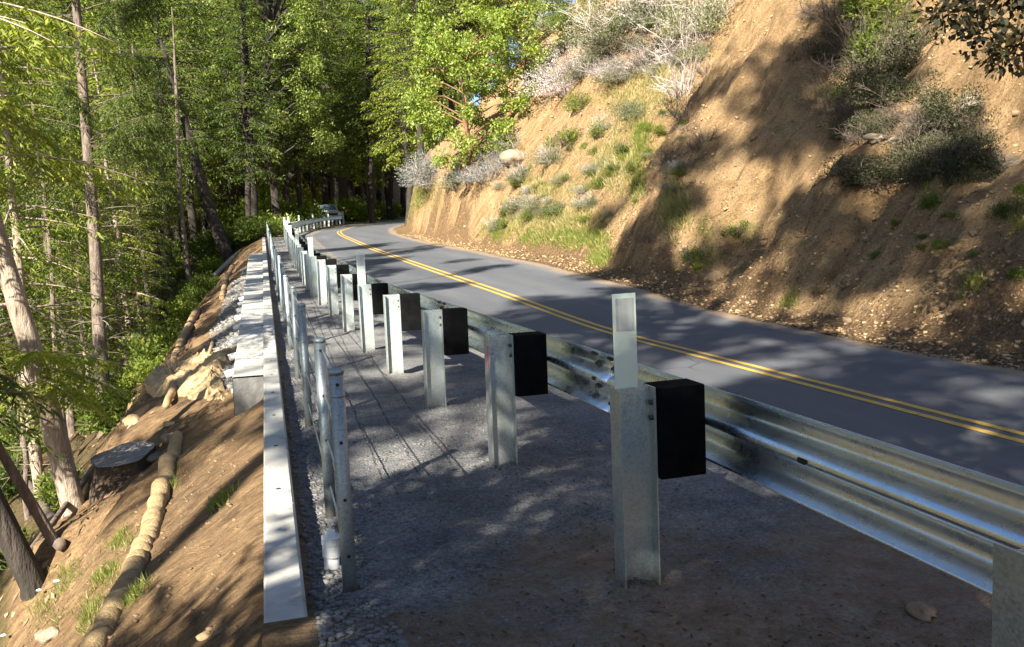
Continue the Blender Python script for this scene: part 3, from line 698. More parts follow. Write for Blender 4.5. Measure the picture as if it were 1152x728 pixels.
def stone(px, py, wpx, asp, label, mat, name='rock', group=None, lift=.15, rough=.3, hscale=.6):
    p = spot(px, py); d = (p-Vector(CAM0)).length; r = wpx*.5*d/FPX
    mb = MB(); lump(mb, (0, 0, r*lift), (r, r*asp, r*hscale), np.random.default_rng(int(px*7+py)), 3, rough)
    o = mb.obj(name, mat, None, True); o.location = p; return meta(o, label, 'rock', group)
stone(168, 519, 34, .7, 'flat pale grey rock lying at the right foot of the stump', M['rock'], hscale=.35)
stone(193, 494, 20, .8, 'small pale rock at the top end of the straw wattle', M['rock'])
stone(57, 716, 26, .7, 'dark grey rock at the bottom left corner of the slope', M['rock'])
stone(232, 717, 22, .6, 'thin tan rock chip in the dirt near the bottom edge', M['tanrock'], hscale=.4)
stone(247, 712, 16, .7, 'small tan rock chip beside a larger one near the bottom edge', M['clod'], hscale=.4)
stone(1040, 690, 36, .6, 'flat pale stone on the gravel below the guardrail beam', M['hillrock'], hscale=.22, rough=.6)
stone(803, 314, 22, .9, 'bright round boulder low on the cut bank beside the road', M['tanrock'])
stone(985, 156, 20, .8, 'pale rock jutting from the hollow of the cut bank', M['rock'], lift=.1, rough=.6, hscale=.45)
stone(1010, 160, 22, .8, 'blocky pale rock right of the dark hollow on the cut bank', M['rock'], lift=.1, rough=.6, hscale=.45)
stone(1092, 118, 30, .7, 'pale rock ledge below the overhanging branch on the cut bank', M['rock'], lift=.1, rough=.6, hscale=.45)
stone(578, 182, 30, .7, 'grey brown boulder lodged in the far cut bank under the bushes', M['rock'], lift=.3)
stone(600, 360, 5, .7, 'tiny stone on the road', M['rock']) if False else None
CL = [(150, 474, 22), (190, 478, 16)]
for k, (a, b, c_) in enumerate(CL):
    where = ['left end', 'lower front'][k]
    stone(a, b, c_, .75, 'tan clod of earth at the '+where+' of the crumpled cloth by the wall end', M['tanrock'], 'earth_clod', 'earth clods below the wall end', .05, .55, .45)
# crumpled erosion cloth thrown over the slope beside the wall end
corner = [spot(128, 478), spot(262, 466), spot(268, 392), spot(212, 405)]
nu, nv = 130, 100
U, Vv = np.meshgrid(np.linspace(0, 1, nu), np.linspace(0, 1, nv))
cc = np.array([q[:] for q in corner])
PX = (1-Vv)*((1-U)*cc[0, 0]+U*cc[1, 0])+Vv*((1-U)*cc[3, 0]+U*cc[2, 0]); PYv = (1-Vv)*((1-U)*cc[0, 1]+U*cc[1, 1])+Vv*((1-U)*cc[3, 1]+U*cc[2, 1])
PX = PX+.12*fbm(U*5, Vv*5, 201)*1.0; PYv = PYv+.3*fbm(U*4, Vv*4, 203)
edge = sstep(0, .12, U)*sstep(1, .9, U)*sstep(0, .12, Vv)*sstep(1, .88, Vv)
fold = .10*(1-np.abs(fbm(PX*1.6, PYv*.7, 205, 2)))**2+.06*(1-np.abs(vnoise(PX*4+PYv*1.5, PYv*1.6, 207)))**4+.035*(1-np.abs(vnoise(PX*9-PYv*2, PYv*3.2, 208)))**4+.02*fbm(PX*14, PYv*9, 209)
PZ = Z(PX, PYv)+.01-.05*(1-edge)+fold*edge
M['cloth'] = mat_simple('jute_cloth', [(.25, (.22, .145, .07)), (.5, (.35, .245, .125)), (.75, (.44, .325, .18))], 9, .95, bump=.7, bscale=90, dist=.01)
o0 = np.array(corner[0][:])
o = link('erosion_cloth', quadmesh('erosion_cloth', np.stack([PX, PYv, PZ], -1).reshape(-1, 3)-o0, M['cloth'], grid_quads(nv, nu), True)); o.location = o0
meta(o, 'crumpled tan erosion cloth heaped on the slope beside the dark wall end', 'erosion cloth')
def px_tube(name, pts, w0, w1, mat, label, cat, lift=.02, group=None, n=8):
    P = [spot(*q) for q in pts]; d = (P[0]-Vector(CAM0)).length
    t = np.linspace(0, 1, len(P)*4); tt = np.linspace(0, 1, len(P)); cp = np.array([p[:] for p in P])
    pp = np.stack([np.interp(t, tt, cp[:, i]) for i in range(3)], 1)
    pp[:, 2] += lift + .02*vnoise(t*7, 3.1, 5); pp[:, :2] += .02*np.stack([vnoise(t*5, 1.2, 9), vnoise(t*5, 5.2, 9)], 1)
    rad = (w0+(w1-w0)*t)*.5*d/FPX
    mb = MB(); mb.tube(pp-cp[0], rad, n, True, .15, RNG); o = mb.obj(name, mat, None, True); o.location = cp[0]
    return meta(o, label, cat, group)
px_tube('tree_root', [(222, 350), (205, 385), (195, 410)], 8, 5, M['root'], 'brown root snaking down the upper dirt slope', 'root', .03)
px_tube('tree_root', [(195, 425), (197, 440), (188, 460)], 9, 6, M['root'], 'thick pale root over the sunlit earth heap', 'root', .05)
px_tube('tree_root', [(240, 385), (236, 405), (232, 432)], 4, 3, M['root'], 'thin red brown root beside the gravel patch', 'root', .04)
px_tube('tree_root', [(262, 300), (254, 318), (250, 338)], 5, 4, M['root'], 'small root high on the slope below the wall', 'root', .04)
px_tube('fallen_branch', [(300, 262), (262, 292), (205, 345), (185, 372)], 5, 5, M['dead'], 'long pale fallen branch along the shaded top edge of the slope', 'branch', .06)
px_tube('fallen_branch', [(118, 520), (80, 575), (30, 640)], 7, 4, M['dead_dark'], 'dark fallen branch running downhill below the stump', 'branch', .1)
px_tube('fallen_branch', [(30, 545), (60, 590), (70, 625)], 8, 4, M['dead_dark'], 'short brown broken branch lying between the leaning trunks', 'branch', .1)

# scattered stones: uncountable gravel
def pebbles(name, n, fx, fy, smin, smax, mat, cond=None, seed=1):
    rng = np.random.default_rng(seed)
    x = fx(rng, n); y = fy(rng, n)
    if callable(x): x = x(y)
    if cond is not None:
        k = cond(x, y); x, y = x[k], y[k]
    n = len(x); s = smin*(smax/smin)**(rng.random(n)**2.2)
    cube = np.array([(i, j, k) for i in (-1, 1) for j in (-1, 1) for k in (-1, 1)])*.62
    V = cube[None]*s[:, None, None]*(.6+.6*rng.random((n, 8, 3)))*np.array([1, 1, .75])
    a = rng.random(n)*6.28; R = np.zeros((n, 3, 3)); R[:, 0, 0] = np.cos(a); R[:, 0, 1] = -np.sin(a); R[:, 1, 0] = np.sin(a); R[:, 1, 1] = np.cos(a); R[:, 2, 2] = 1
    V = np.einsum('nij,nkj->nki', R, V)
    V += np.stack([x, y, Z(x, y)+s*.15], 1)[:, None, :]
    Q = np.array([(0, 1, 3, 2), (4, 6, 7, 5), (0, 4, 5, 1), (2, 3, 7, 6), (0, 2, 6, 4), (1, 5, 7, 3)])
    Q = (Q[None]+np.arange(n)[:, None, None]*8).reshape(-1, 4)
    o = link(name, quadmesh(name, V.reshape(-1, 3), mat, Q)); return o
o = pebbles('loose_gravel', 9000, lambda r, n: .2+2.1*r.random(n), lambda r, n: 1.6+6.5*r.random(n)**1.3, .003, .013, M['pebble'], lambda x, y: (x > curb_x(y)+.165) & (fbm(x*1.7, y*1.7, 33) > -.25), 4)
meta(o, 'loose grey gravel chips scattered over the near bench', 'gravel', kind='stuff')
o = pebbles('gravel_at_fence', 3800, lambda r, n: (lambda y: curb_x(y)+.18+.26*r.random(len(y))**1.2), lambda r, n: 2.7+9*r.random(n)**1.6, .005, .022, M['pebble'], None, 5)
meta(o, 'coarse broken stone between the kerb and the cable fence', 'gravel', kind='stuff')
o = pebbles('riprap_strip', 3600, lambda r, n: (lambda y: curb_x(y)-.36-.75*r.random(len(y))*sstep(11.2, 14, y)), lambda r, n: 11.2+22*r.random(n)**1.2, .02, .06, M['riprap'], None, 6)
meta(o, 'pale broken stone strip along the left foot of the wall', 'stones', kind='stuff')
o = pebbles('bank_stones', 12000, lambda r, n: (lambda y: toe(y)-.2+7*r.random(len(y))**1.5), lambda r, n: 5.5+40*r.random(n)**1.4, .01, .05, M['tanrock'], None, 8)
meta(o, 'small tan stones fallen from the cut bank to its foot', 'stones', kind='stuff')
o = pebbles('slope_stones', 1500, lambda r, n: (lambda y: curb_x(y)-.1-1.8*r.random(len(y))), lambda r, n: 2.5+8*r.random(n), .004, .022, M['clod'], None, 9)
meta(o, 'small stones lying in the dirt of the left slope', 'stones', kind='stuff')
def floor_leaves(name, x, y, L, mat, rng):
    n = len(x); a = rng.random(n)*6.28
    A = np.stack([np.cos(a), np.sin(a), .5*(rng.random(n)-.4)], 1); Nn = np.stack([.8*(rng.random(n)-.5), .8*(rng.random(n)-.5), np.ones(n)], 1)
    # follow the slope
    e = .05; gx = (Z(x+e, y)-Z(x-e, y))/(2*e); gy = (Z(x, y+e)-Z(x, y-e))/(2*e)
    A[:, 2] += np.clip(A[:, 0]*gx+A[:, 1]*gy, -1.5, 1.5); Nn += np.stack([-gx, -gy, 0*gx], 1)
    C = np.stack([x, y, Z(x, y)+.008], 1)
    return link(name, quadmesh(name, leaves(C, A, Nn, L*(.5+rng.random(n)), L*.5*(.6+.8*rng.random(n))), mat))
rng = np.random.default_rng(13)
x = .3+2.1*rng.random(2600); y = 2.1+4.5*rng.random(2600)**1.7
o = floor_leaves('needle_litter', x, y, .022, M['litter'], rng); meta(o, 'brown bark bits and needles scattered on the near shoulder', 'leaves', kind='stuff')
y = 8+36*rng.random(900)**1.3; x = toe(y)+.3+6*rng.random(900)
o = pebbles('bank_rubble', 700, lambda r, n: (lambda y: toe(y)+.3+6.5*r.random(len(y))), lambda r, n: 8+34*r.random(n)**1.3, .025, .10, M['hillrock'], None, 18); meta(o, 'broken rock and hard clods set in the face of the cut bank', 'stones', kind='stuff')
rng = np.random.default_rng(12)
y = 5+22*rng.random(16000)**1.25; x = toe(y)-.42+2.6*rng.random(16000)**1.6
o = floor_leaves('fallen_leaves', x, y, .055, M['litter'], rng); meta(o, 'brown fallen leaves drifted along the foot of the cut bank', 'leaves', kind='stuff')
y = 2+60*rng.random(9000)**1.5; x = curb_x(y)-1.5-9*rng.random(9000)
o = floor_leaves('forest_litter', x, y, .1, M['litter'], rng); meta(o, 'brown leaf litter on the forest floor left of the slope', 'leaves', kind='stuff')

# ------------------------------------------------------------------ foliage builders
def curve3(p0, d0, length, n, droop, rng, wob=.06):
    pts = [np.array(p0, float)]; d = unit(d0); st = length/n
    for i in range(n):
        d = unit(d+np.array([rng.normal()*wob, rng.normal()*wob, -droop/n+rng.normal()*wob*.5])); pts.append(pts[-1]+d*st)
    return np.array(pts)
def bough(pts, rng, spacing, twig, nl, nw, hang, start=.25, per=.055, perp=True):
    """needle sprays of a conifer branch -> leaf quads"""
    seg = np.linalg.norm(np.diff(pts, axis=0), axis=1); L = seg.sum(); cum = np.concatenate([[0], np.cumsum(seg)])
    s = np.arange(start*L, L, spacing); k = len(s)
    if k == 0: return np.zeros((0, 3))
    P = np.stack([np.interp(s, cum, pts[:, i]) for i in range(3)], 1)
    T = unit(np.stack([np.interp(s+.05, cum, pts[:, i]) - np.interp(s-.05, cum, pts[:, i]) for i in range(3)], 1))
    side = unit(np.cross(T, [0, 0, 1.])); out = []
    for sg in (-1, 1):
        ln = twig*(.35+.75*(1-(s/L)**1.5))*(.6+.7*rng.random(k))
        D = unit(T*.75+sg*side*(.9)+np.array([0, 0, -1])*(hang*(.4+.9*rng.random(k)))[:, None]+rng.normal(size=(k, 3))*.13)
        m = np.maximum(2, (ln/per).astype(int)); mx = m.max()
        for j in range(mx):
            ok = m > j
            f = ((j+.3)/m)[ok]
            C = P[ok]+D[ok]*(ln[ok]*f)[:, None]+np.array([0, 0, -1])*(hang*.25*ln[ok]*f**2)[:, None]
            for q in (-1, 1):
                A = unit(D[ok]*.8+q*unit(np.cross(D[ok], [0, 0, 1.]))*.75+rng.normal(size=(ok.sum(), 3))*.22+np.array([0, 0, -.3]))
                nn = rng.normal(size=(ok.sum(), 3))*.5+np.array([0, 0, 1])
                out.append(leaves(C, A, nn, nl*(.7+.6*rng.random(ok.sum())), nw*(.7+.6*rng.random(ok.sum()))))
    return np.concatenate(out)
def fir_mesh(name, H, r0, crown_from, width, seed, leaf, bark, dens, nl, nw, twig, per, hang=.55, elev=(.35, -.25), gaps=.12, dead=0, deadmat=None, spacing=.16, sides=9):
    rng = np.random.default_rng(seed)
    zs = np.linspace(-.6, H, 14); bx = np.cumsum(rng.normal(size=14))*.0045*H; by = np.cumsum(rng.normal(size=14))*.0045*H; bx -= bx[0]; by -= by[0]
    rad = r0*np.clip(1-zs/H, .03, 1)**.8; rad[0] *= 1.35
    mb = MB(); mb.tube(np.stack([bx, by, zs], 1), rad, sides, False, .08, rng)
    L = []
    nb = int(dens*(H-crown_from))
    for i in range(nb):
        f = (i+rng.random())/nb; z = crown_from+(H-crown_from)*f
        if rng.random() < gaps: continue
        a = i*2.399+rng.normal()*.4
        ln = width*((1-f)**.75*.95+.05)*(.65+.55*rng.random())*min(1, .55+f*3)
        e = elev[1]+(elev[0]-elev[1])*f+rng.normal()*.12
        p0 = (np.interp(z, zs, bx), np.interp(z, zs, by), z)
        pts = curve3(p0, (cos(a)*cos(e), sin(a)*cos(e), sin(e)), ln, 7, .35, rng)
        br = max(.008, .018*ln)
        mb.tube(pts, np.linspace(br, br*.25, len(pts)), 4, False)
        L.append(bough(pts, rng, spacing, twig, nl, nw, hang, .2 if ln < 1.5 else .3, per))
    for i in range(dead):
        z = crown_from*(.25+.8*rng.random()); a = rng.random()*6.28
        pts = curve3((np.interp(z, zs, bx), np.interp(z, zs, by), z), (cos(a), sin(a), .1+.3*rng.random()), .5+1.4*rng.random(), 6, .5, rng, .1)
        mb.tube(pts, np.linspace(.011, .003, len(pts)), 3, False)
    tm = mb.mesh(name+'_trunk', bark, True)
    cm = quadmesh(name+'_crown', np.concatenate(L), leaf)
    return tm, cm
def broad_mesh(name, H, r0, width, seed, leaf, bark, nclump, nleaf, ll, crown_from=.3, clump=.9, lean=0, flat=.7):
    rng = np.random.default_rng(seed); mb = MB()
    zs = np.linspace(-.5, H*.72, 9); bx = np.cumsum(rng.normal(size=9))*.02*H+lean*zs; by = np.cumsum(rng.normal(size=9))*.02*H; bx -= bx[1]; by -= by[1]
    mb.tube(np.stack([bx, by, zs], 1), r0*np.clip(1-zs/(H*.8), .12, 1.1)**.8, 9, False, .1, rng)
    V = []
    for i in range(nclump):
        f = crown_from+(1-crown_from)*(i+rng.random())/nclump
        a = i*2.399+rng.normal()*.5
        rr = width*sqrt(max(.05, 1-((f-.55)/.55)**2))*(.35+.65*rng.random()**.6)
        c = np.array([cos(a)*rr+lean*f*H, sin(a)*rr, f*H])
        zb = max(H*crown_from*.7, min(H*.7, f*H-.35*rr)); b0 = np.array([np.interp(zb, zs, bx), np.interp(zb, zs, by), zb])
        mid = (b0+c)/2+np.array([0, 0, .12*rr]); mb.tube([b0, mid, c], [r0*.28, r0*.17, r0*.05], 5, False)
        cs = clump*(.6+.8*rng.random()); n = int(nleaf*(cs/clump)**1.6)
        # sub-tufts in the clump, leaves gathered to their outside
        k = 7; tc = c+rng.normal(size=(k, 3))*cs*.55*np.array([1, 1, flat]); pick = rng.integers(0, k, n)
        d = unit(rng.normal(size=(n, 3))); P = tc[pick]+d*(cs*.46*rng.random((n, 1))**.33)*np.array([1, 1, flat])
        A = unit(d*.7+rng.normal(size=(n, 3))*.6+np.array([0, 0, -.15])); Nn = d*.6+rng.normal(size=(n, 3))*.45+np.array([0, 0, .8])
        V.append(leaves(P, A, Nn, ll*(.6+.8*rng.random(n)), ll*.52*(.7+.6*rng.random(n))))
    return mb.mesh(name+'_trunk', bark, True), quadmesh(name+'_crown', np.concatenate(V), leaf)
def twig_mesh(name, R, Hh, seed, mat, n=40, lv=3, r=.008, up=.8):
    rng = np.random.default_rng(seed); mb = MB()
    def grow(p, d, ln, rad, lvl):
        pts = curve3(p, d, ln, 4, -.05, rng, .16); mb.tube(pts, np.linspace(rad, rad*.5, 5), 3, False)
        if lvl > 0:
            for _ in range(3):
                j = rng.integers(1, 5); dd = unit(unit(pts[-1]-pts[0])+rng.normal(size=3)*.6); grow(pts[j], dd, ln*.62, rad*.6, lvl-1)
    for i in range(n):
        a = rng.random()*6.28; q = rng.random()**.5
        grow((cos(a)*R*.25*q, sin(a)*R*.25*q, -.05), (cos(a)*q, sin(a)*q, up), Hh*.5*(.6+.6*rng.random()), r, lv-1)
    return mb.mesh(name, mat)
def bush_mesh(name, R, Hh, seed, leaf, n, ll, flat=1.0, k=26):
    rng = np.random.default_rng(seed)
    d = unit(rng.normal(size=(k, 3))); d[:, 2] = np.abs(d[:, 2])
    tc = d*(.35+.65*rng.random((k, 1)))*np.array([R, R, Hh*.8]); pick = rng.integers(0, k, n)
    e = unit(rng.normal(size=(n, 3))); P = tc[pick]+e*(R*.34*rng.random((n, 1))**.5)*np.array([1, 1, .9])
    P[:, 2] = np.maximum(P[:, 2], .02)
    A = unit(e*.8+rng.normal(size=(n, 3))*.5+np.array([0, 0, .35])); Nn = rng.normal(size=(n, 3))*.6+np.array([0, 0, .7])
    return quadmesh(name, leaves(P, A, Nn, ll*(.6+.8*rng.random(n)), ll*.45*(.6+.8*rng.random(n))), leaf)
def tree(name, meshes, loc, rz, sc, label, cat='tree', group=None, tilt=(0, 0)):
    t = thing(name, label, cat, loc, rz, group); t.scale = (sc, sc, sc); t.rotation_euler = (tilt[0], tilt[1], rz)
    link('trunk', meshes[0], t); link('crown', meshes[1], t); return t

# far / mid forest prototypes
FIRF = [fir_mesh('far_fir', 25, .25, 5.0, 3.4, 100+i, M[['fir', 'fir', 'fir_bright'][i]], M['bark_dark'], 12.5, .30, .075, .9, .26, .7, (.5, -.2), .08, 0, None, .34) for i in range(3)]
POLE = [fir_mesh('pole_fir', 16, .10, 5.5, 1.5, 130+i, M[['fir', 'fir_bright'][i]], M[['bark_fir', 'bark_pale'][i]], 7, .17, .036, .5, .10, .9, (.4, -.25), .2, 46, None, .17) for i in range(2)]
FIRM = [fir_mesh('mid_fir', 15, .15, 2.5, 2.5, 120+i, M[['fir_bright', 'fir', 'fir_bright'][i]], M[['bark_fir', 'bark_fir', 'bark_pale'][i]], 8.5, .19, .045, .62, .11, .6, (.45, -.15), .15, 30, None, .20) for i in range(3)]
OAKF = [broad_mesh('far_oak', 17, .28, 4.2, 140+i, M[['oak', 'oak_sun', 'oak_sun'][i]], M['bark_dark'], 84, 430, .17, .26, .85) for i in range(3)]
OAKM = [broad_mesh('mid_broadleaf', 10, .15, 2.8, 160+i, M[['oak', 'under'][i]], M['bark_fir'], 46, 560, .10, .2, .85) for i in range(2)]
UND = [bush_mesh('undergrowth_leaves', .9, 1.2, 180+i, M['under'], 1800, .13) for i in range(3)]
UNDS = [twig_mesh('undergrowth_stems', .9, 1.0, 190+i, M['dead_dark'], 10, 2) for i in range(2)]

frng = np.random.default_rng(99)
def px_of(p):
    v = np.array(p)-CAM0; d = v@CF; return 576+FPX*(v@CR)/d, 364-FPX*(v@CU)/d, d
placed = []
def ok_at(x, y, r):
    for a, b, c in placed:
        if (a-x)**2+(b-y)**2 < ((r+c)*.5)**2: return False
    return True
# --- forest beyond the bend
cnt = 0
for i in range(2600):
    y = 62+85*frng.random(); x = -55+100*frng.random()
    lo = float(rail_x(y))-x
    if lo < 3.2: continue
    q = px_of((x, y, 3)); 
    if q[0] < -80 or q[0] > 640: continue
    if abs(q[0]-368) < 26 and y < 97: continue
    rs = 5.6 if y < 84 else 4.4
    if not ok_at(x, y, rs): continue
    placed.append((x, y, rs)); z = float(Z(x, y)); cnt += 1
    kind = frng.random()
    zone = 'behind the parked car and the bend' if q[0] > 330 else 'beyond the far end of the cable fence' if q[0] > 200 else 'far down the valley on the left'
    if 330 < q[0] < 470: kind *= .72
    if kind < .72:
        tree('fir_tree', FIRF[frng.integers(0, 3)], (x, y, z), frng.random()*6.28, .85+.5*frng.random(), 'tall dark fir in the forest '+zone, 'tree', 'firs '+zone)
    else:
        tree('broadleaf_tree', OAKF[frng.integers(0, 3)], (x, y, z), frng.random()*6.28, .9+.5*frng.random(), 'green broadleaf tree in the forest '+zone, 'tree', 'broadleaf trees '+zone)
    if cnt > 105: break
for k, (px, hd, sc_) in enumerate(((418, 88, 1.5), (440, 104, 1.7), (462, 92, 1.5), (398, 118, 1.7), (380, 108, 1.6), (425, 135, 1.9), (455, 140, 1.9), (480, 120, 1.7), (350, 125, 1.7), (320, 118, 1.6))):
    pp = at_dist(px, 250, hd); tree('fir_tree', FIRF[(0, 2)[k % 2]], (pp.x, pp.y, float(Z(pp.x, pp.y))-.2), k*1.3, sc_*.9, 'very tall sunlit fir rising above the far road bend', 'tree', 'tall trees above the bend')
for k, (px, hd, sc_) in enumerate(((452, 62, .9), (472, 58, .85), (496, 66, 1.0), (520, 60, .9), (492, 78, 1.2), (506, 88, 1.35), (516, 74, 1.1), (482, 96, 1.4), (500, 104, 1.5), (545, 64, .9), (575, 60, .8))):
    pp = at_dist(px, 120, hd); tree('fir_tree', FIRF[(2, 0)[k % 2]], (pp.x, pp.y, float(Z(pp.x, pp.y))-.2), k*2.1, sc_, 'green fir close behind the bright yellow green trees of the cut bank', 'tree', 'firs behind the bright bank trees')
# --- valley side on the left, crowns kept below the line of the sun on the wall
cnt = 0
for i in range(1400):
    y = 11+50*frng.random(); x = -3.6-34*frng.random()**1.25
    q = px_of((x, y, 0))
    if q[0] < -120 or q[0] > 330: continue
    u = x-float(curb_x(y))
    if u > -3.6-.06*max(0, y-20): continue
    if not ok_at(x, y, 2.6): continue
    z = float(Z(x, y))
    top = -x-1.2+1.5*frng.random()
    if y > 34: top += 5
    if frng.random() < .12: top += 4
    hgt = top-z
    if hgt < 3.0: continue
    placed.append((x, y, 2.6)); cnt += 1
    zone = 'at the left edge of the picture' if q[0] < 100 else 'left of the sunlit wall' if q[0] < 220 else 'beside the upper end of the dirt slope'
    k = frng.random()
    if k < .94:
        p = (FIRM+POLE)[frng.integers(0, 5)]; tree('fir_tree', p, (x, y, z), frng.random()*6.28, min(1.5, hgt/15), 'sunlit young fir in the ravine '+zone, 'tree', 'young firs '+zone, (frng.normal()*.03, frng.normal()*.03))
    else:
        p = OAKM[frng.integers(0, 2)]; tree('broadleaf_tree', p, (x, y, z), frng.random()*6.28, min(1.6, hgt/10), 'leafy broadleaf tree in the ravine '+zone, 'tree', 'broadleaf trees '+zone, (frng.normal()*.04, frng.normal()*.04))
    if cnt > 85: break
cnt = 0
for i in range(500):
    y = 8+52*frng.random(); x = float(curb_x(y))-2.9-12*frng.random()**1.4
    q = px_of((x, y, float(Z(x, y))+.6))
    if q[0] < -60 or q[0] > 330 or not ok_at(x, y, 1.0): continue
    placed.append((x, y, 1.0)); cnt += 1; z = float(Z(x, y))
    zone = 'near the leaning trunks' if q[0] < 110 else 'in the dark ravine left of the dirt slope'
    s = .45+.7*frng.random()
    t = thing('undergrowth_bush', 'low green bush '+zone, 'bush', (x, y, z), frng.random()*6.28, 'undergrowth '+zone); t.scale = (s, s, s)
    link('foliage', UND[frng.integers(0, 3)], t); link('stems', UNDS[frng.integers(0, 2)], t)
    if cnt > 70: break
for i in range(420):
    y = 56+60*frng.random(); x = float(rail_x(y))-1.5-14*frng.random()
    q = px_of((x, y, 1))
    if q[0] < 150 or q[0] > 460 or not ok_at(x, y, 1.2): continue
    if abs(q[0]-368) < 22: continue
    placed.append((x, y, 1.2)); z = float(Z(x, y)); s = (.8+1.1*frng.random())*(1 if y < 80 else 1.7)
    t = thing('undergrowth_bush', 'low green bush under the trees at the road bend', 'bush', (x, y, z), frng.random()*6.28, 'undergrowth at the bend'); t.scale = (s, s, s)
    link('foliage', UND[frng.integers(0, 3)], t); link('stems', UNDS[frng.integers(0, 2)], t)

# --- the near conifers on the left
t_trunk = []
def finish_trunk(t, parts, mat2):
    tm, bark = t_trunk.pop(); tm.cut = len(tm.f); tm.mat2 = mat2
    for p_ in parts:
        for q in p_.v: tm.v.append(q)
        tm.f += [tuple(i+tm.n for i in f_) for f_ in p_.f]; tm.n += p_.n
    tm.obj('trunk', bark, t, True)
def line_tree(name, pts, w0, w1, label, bark, leaf=None, boughs=(), dead=(), ext=1.5, seed=1, crown=None):
    """trunk through places seen in the photo, at the distance where its foot stands"""
    rng = np.random.default_rng(seed)
    foot = spot(*pts[0]); hd = sqrt(foot.x**2+foot.y**2)
    P = [foot]+[at_dist(a, b, hd) for a, b in pts[1:]]
    P.append(P[-1]+(P[-1]-P[-2]).normalized()*(P[-1]-foot).length*(ext-1))
    cp = np.array([p[:] for p in P]); L = np.concatenate([[0], np.cumsum(np.linalg.norm(np.diff(cp, axis=0), axis=1))])
    s = np.linspace(0, L[-1], 20); pp = np.stack([np.interp(s, L, cp[:, i]) for i in range(3)], 1)-cp[0]
    pp[:, 0] += .03*vnoise(s*.8, seed*3.1, 5); pp[:, 1] += .03*vnoise(s*.8, seed*5.1, 6)
    pp = np.concatenate([pp[:1]-[[0, 0, .5]], pp]); s = np.concatenate([[0], s])
    rad = np.interp(s, [0, L[-2], L[-1]], [w0*.5*hd/FPX, w1*.5*hd/FPX, w1*.15*hd/FPX]); rad[0] *= 1.3
    t = thing(name, label, 'tree', foot)
    tm = MB(); tm.tube(pp, rad, 14, False, .1, rng); t_trunk.append((tm, bark))
    def along(f): return np.array([np.interp(f*L[-1], s[1:], pp[1:, i]) for i in range(3)])
    return t, along, L[-1], rng, hd, cp[0]
# hero fir
t, al, LL, rng, hd, base = line_tree('fir_tree', [(118, 486), (110, 330), (98, 150), (85, 0)], 15, 8, 'slender straight fir with bare lower branches, just right of the leaning pale trunk', M['bark_fir'], ext=1.45, seed=5)
V = []; mb = MB(); md = MB()
for i in range(60):
    f = .40+.60*i/60
    side = 1 if rng.random() < .62 else -1
    a = (-.25 if side > 0 else pi+.25)+rng.normal()*.65
    e = .32+rng.normal()*.12
    ln = (2.9 if side > 0 else 2.0)*(.55+.5*rng.random())*(1-.55*(f-.40)/.60)
    pts = curve3(al(f), (cos(a)*cos(e), sin(a)*cos(e), sin(e)), ln, 8, .35, rng, .05)
    mb.tube(pts, np.linspace(.016, .004, 9), 4, False)
    V.append(bough(pts, rng, .06, .6, .095, .022, 1.5, .34 if f < .75 else .2, .045))
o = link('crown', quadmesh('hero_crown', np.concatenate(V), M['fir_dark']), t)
for i in range(46):
    f = .12+.6*rng.random(); a = rng.random()*6.28; e = .25*rng.normal()+.12
    pts = curve3(al(f), (cos(a)*cos(e), sin(a)*cos(e), sin(e)), .35+1.3*rng.random()*(f+.3), 7, .35, rng, .09)
    md.tube(pts, np.linspace(.009, .0025, 8), 3, False)
    for q in range(3):
        j = rng.integers(2, 7); p2 = curve3(pts[j], unit(pts[-1]-pts[0])+rng.normal(size=3)*.6, .25+.3*rng.random(), 4, .2, rng, .1); md.tube(p2, np.linspace(.004, .0015, 5), 3, False)
tm_, bk_ = t_trunk[-1]
for p_ in [mb]:
    for q in p_.v: tm_.v.append(q)
    tm_.f += [tuple(i+tm_.n for i in f_) for f_ in p_.f]; tm_.n += p_.n
finish_trunk(t, [md], M['dead'])
# leaning pale trunk at the left edge with the bright low bough
t, al, LL, rng, hd, base = line_tree('fir_tree', [(84, 572), (50, 455), (18, 340), (-6, 262)], 24, 18, 'leaning pale fir trunk at the left edge with a bright green low bough', M['bark_pale'], ext=2.2, seed=8)
V = []; mb = MB()
for (px, py), (qx, qy), dd in (((36, 412), (150, 432), -.7), ((34, 400), (120, 398), -.3), ((40, 425), (90, 436), -1.2), ((30, 398), (-40, 380), -.5), ((38, 420), (125, 455), .5), ((33, 405), (60, 380), -1.6)):
    a = np.array(at_dist(px, py, hd)[:])-base; b = np.array(at_dist(qx, qy, hd+dd)[:])-base
    pts = curve3(a, b-a+np.array([0, 0, .12]), np.linalg.norm(b-a), 7, .3, rng, .04); mb.tube(pts, np.linspace(.013, .004, 8), 4, False)
    V.append(bough(pts, rng, .06, .42, .085, .02, .5, .12, .04))
for i in range(40):
    f = .55+.45*i/40; a = rng.random()*6.28; e = .1+rng.normal()*.15
    pts = curve3(al(f), (cos(a)*cos(e), sin(a)*cos(e), sin(e)), 1.9*(.5+.6*rng.random()), 7, .45, rng, .05)
    mb.tube(pts, np.linspace(.016, .004, 8), 4, False); V.append(bough(pts, rng, .10, .5, .10, .022, .8, .3, .055))
link('crown', quadmesh('bright_bough', np.concatenate(V), M['fir_bright']), t); finish_trunk(t, [mb], M['dead'])
